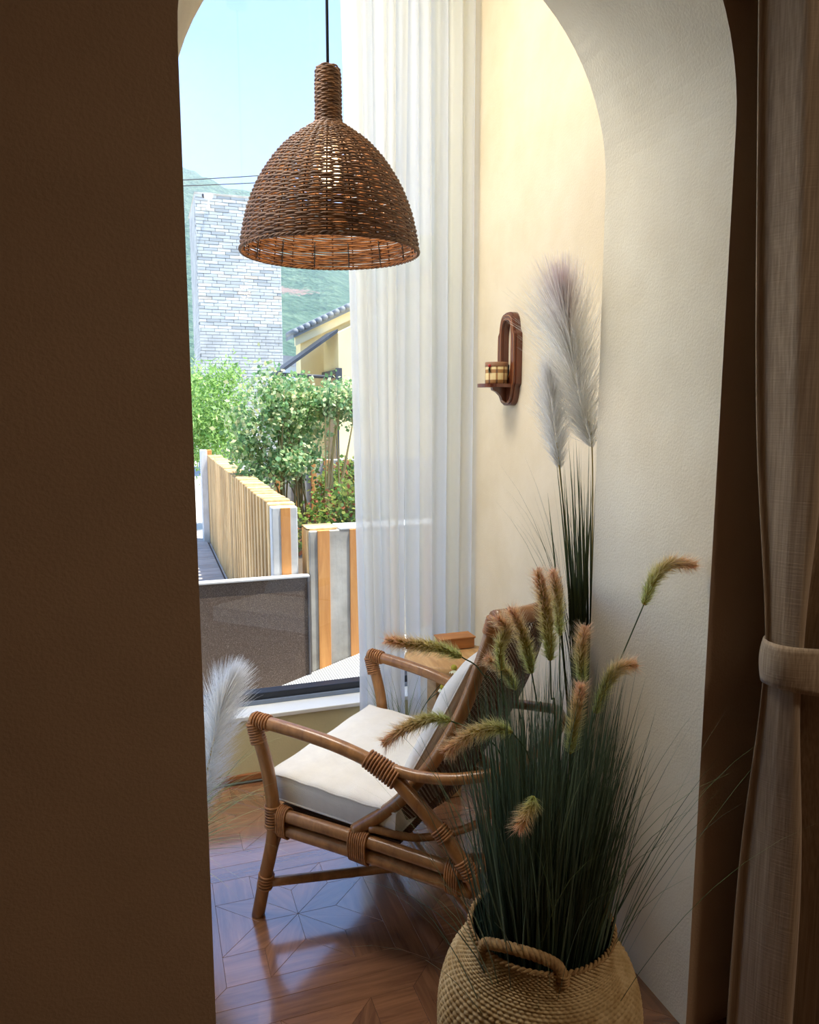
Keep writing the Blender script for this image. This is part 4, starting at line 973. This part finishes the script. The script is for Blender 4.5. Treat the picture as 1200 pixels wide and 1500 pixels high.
# brick tower
TX0, TX1, TYF, TZ = 1.155, 2.912, 17.0, 5.88
tw = thing('brick_tower', 'tall pale grey brick tower with a small camera at its top', 'tower', (2.0, 18.2, 0))
MB().box(TX0+.012, TX1-.012, TYF+.012, TYF+2.2, 0, TZ-.02).ob('core', mortar, tw)
bl, bh, jt = .275, .058, .0085
o = MB().bbox(-bl/2, bl/2, -.03, .03, -bh/2, bh/2, .004, 1).ob('brick', brick_m, tw, rel=False); bmesh_ = o.data; first = True
o2 = MB().bbox(-bl/4+.002, bl/4-.002, -.03, .03, -bh/2, bh/2, .004, 1); hme = o2.ob('brick', brick_m, tw, rel=False); half = hme.data; hfirst = True
nrow = int(TZ/(bh+jt)); count = 0; restb = MB()
rng_b = random.Random(4)
for r_ in range(nrow):
    row = nrow-1-r_; z = TZ-(r_+.5)*(bh+jt); off = (row % 2)*.5+.12*math.sin(row*2.3)
    x = TX0-((off % 1.0))*(bl+jt)
    while x < TX1-.02:
        x0, x1 = max(x, TX0), min(x+bl, TX1)
        if x1-x0 > .012:
            full = (x1-x0) > bl-.001
            if count < 300:
                if full and first: b_ = o; first = False
                elif not full and hfirst: b_ = hme; hfirst = False
                else: b_ = bpy.data.objects.new('brick', bmesh_ if full else half); COL.objects.link(b_); b_.parent = tw
                if not full: b_.scale = ((x1-x0)/(bl/2-.004), 1, 1)
                b_.location = ((x0+x1)/2-2.0, TYF+.03+rng_b.uniform(-.004, .002)-18.2, z); count += 1
            else: restb.box(x0, x1, TYF+rng_b.uniform(-.004, .002), TYF+.06, z-bh/2, z+bh/2)
        x += bl+jt
q = restb.ob('lower_bricks', plain('grey_brick_lower', srgb(204, 206, 200), .85, .2, 2.5, c2=srgb(168, 170, 166)), tw); q['kind'] = 'stuff'
sb = MB()
for r_ in range(nrow):
    z = TZ-(r_+.5)*(bh+jt)
    for k in range(7):
        y0 = TYF+.07+k*(bl+jt)+(r_ % 2)*.12
        sb.box(TX0, TX0+.05, y0, min(y0+bl, TYF+2.2), z-bh/2, z+bh/2)
q = sb.ob('side_bricks', MAT['grey_brick_lower'], tw); q['kind'] = 'stuff'
MB().bbox(TX0-.01, TX1+.01, TYF-.01, TYF+2.2, TZ-.01, TZ+.03, .006).ob('coping', concrete, tw)
cc = thing('security_camera', 'white security camera mounted near the top of the brick tower', 'camera', (1.40, 17.0, 5.68))
white_pl = plain('white_plastic', srgb(236, 236, 232), .4)
MB().tube([(1.42, 16.985, 5.62), (1.42, 16.86, 5.62), (1.42, 16.82, 5.76)], .018, 8).ob('arm', white_pl, cc, True)
MB().bbox(1.32, 1.50, 16.70, 16.86, 5.75, 5.84, .02).ob('housing', white_pl, cc)
MB().tube([(1.325, 16.78, 5.79), (1.30, 16.77, 5.785)], .04, 12).ob('lens', black_alu, cc, True)
MB().bbox(1.38, 1.46, 16.974, 16.99, 5.57, 5.67, .006).ob('mount', white_pl, cc)
# overhead wires
for z0, z1, y, lb in ((9.6, 10.35, 30.0, 'upper of two thin black overhead wires before the hill'), (9.45, 10.12, 30.2, 'lower of two thin black overhead wires before the hill')):
    P = [(-6+24*i/20, y, z0+(z1-z0)*((-6+24*i/20)-1.65)/3.4*.75+.004*((i-10)**2)) for i in range(21)]
    tag(MB().tube(P, .017, 6).ob('power_line', black_alu, None, True), lb, 'wire', 'overhead wires')

# hills
def hill_mat():
    N = NT('forest'); v = N.coord()
    a = N.n('ShaderNodeTexNoise', Scale=.35, Detail=9.0, Roughness=.75); N.l(v, a.inputs[0]); b = N.n('ShaderNodeTexVoronoi', Scale=.9); N.l(v, b.inputs[0])
    c = N.ramp(a.outputs[0], [(.30, srgb(62, 90, 82)), (.5, srgb(92, 122, 102)), (.7, srgb(132, 156, 128))])
    gm = N.n('ShaderNodeNewGeometry'); ds = N.n('ShaderNodeVectorMath', operation='DISTANCE'); ds.inputs[1].default_value = ROCK; N.l(gm.outputs['Position'], ds.inputs[0])
    mr = N.n('ShaderNodeMapRange'); mr.inputs[1].default_value = 11; mr.inputs[2].default_value = 2; N.l(ds.outputs['Value'], mr.inputs[0])
    nb_ = N.n("ShaderNodeTexNoise", Scale=1.1, Detail=6.0); N.l(v, nb_.inputs[0]); ml = N.n('ShaderNodeMath', operation='MULTIPLY'); N.l(mr.outputs[0], ml.inputs[0]); N.l(nb_.outputs[0], ml.inputs[1])
    gt = N.n('ShaderNodeMath', operation='GREATER_THAN'); gt.inputs[1].default_value = .36; N.l(ml.outputs[0], gt.inputs[0])
    mx = N.n('ShaderNodeMix', data_type='RGBA'); N.l(gt.outputs[0], mx.inputs[0]); N.l(c, mx.inputs[6]); mx.inputs[7].default_value = srgb(158, 138, 126)
    ad = N.n('ShaderNodeMath', operation='ADD'); N.l(a.outputs[0], ad.inputs[0]); N.l(b.outputs['Distance'], ad.inputs[1])
    return N.bsdf(mx.outputs[2], .95, N.bump(ad.outputs[0], .9, 1.2), .05)
from mathutils import noise
def hz(x, y):
    s = min(1, max(0, (y-70)/230)); ridge = 88-.22*(x-16)-.0016*(x-16)**2*0
    ridge += 6*noise.noise((x*.03, 3.1, 0))+2.2*noise.noise((x*.13, 8.2, 0))
    h = ridge*(s**1.15) if y <= 300 else ridge*(1-((y-300)/150)**2*.5)
    return h*(1+.10*noise.noise((x*.02, y*.02, 4)))+3.0*s*noise.noise((x*.07, y*.07, 1))+1.2*s*noise.noise((x*.3, y*.3, 2))
ROCK = (26.1, 144.0, hz(26.1, 144.0))
nx, ny = 150, 110; V = []
for i in range(ny):
    y = 60+280*i/(ny-1)
    for j in range(nx):
        x = -110+330*j/(nx-1); V.append((x, y, hz(x, y)-.5 if y > 70 else -.5))
structure(ob('hillside', V, grid_faces(nx, ny), hill_mat(), None, True), 'green wooded hillside rising behind the buildings', 'hill')

# summer haze between the village and the hills
def haze():
    N = NT('haze'); v = N.n('ShaderNodeVolumeScatter', Color=(.82, .91, 1, 1), Density=.0016, Anisotropy=.1); N.l(v.outputs[0], N.out.inputs['Volume']); return N.m
hb = tag(MB().box(-115, 225, 45, 345, -.6, 100).ob('haze', haze()), 'pale blue summer haze in front of the wooded hillside', 'haze', None, 'stuff')
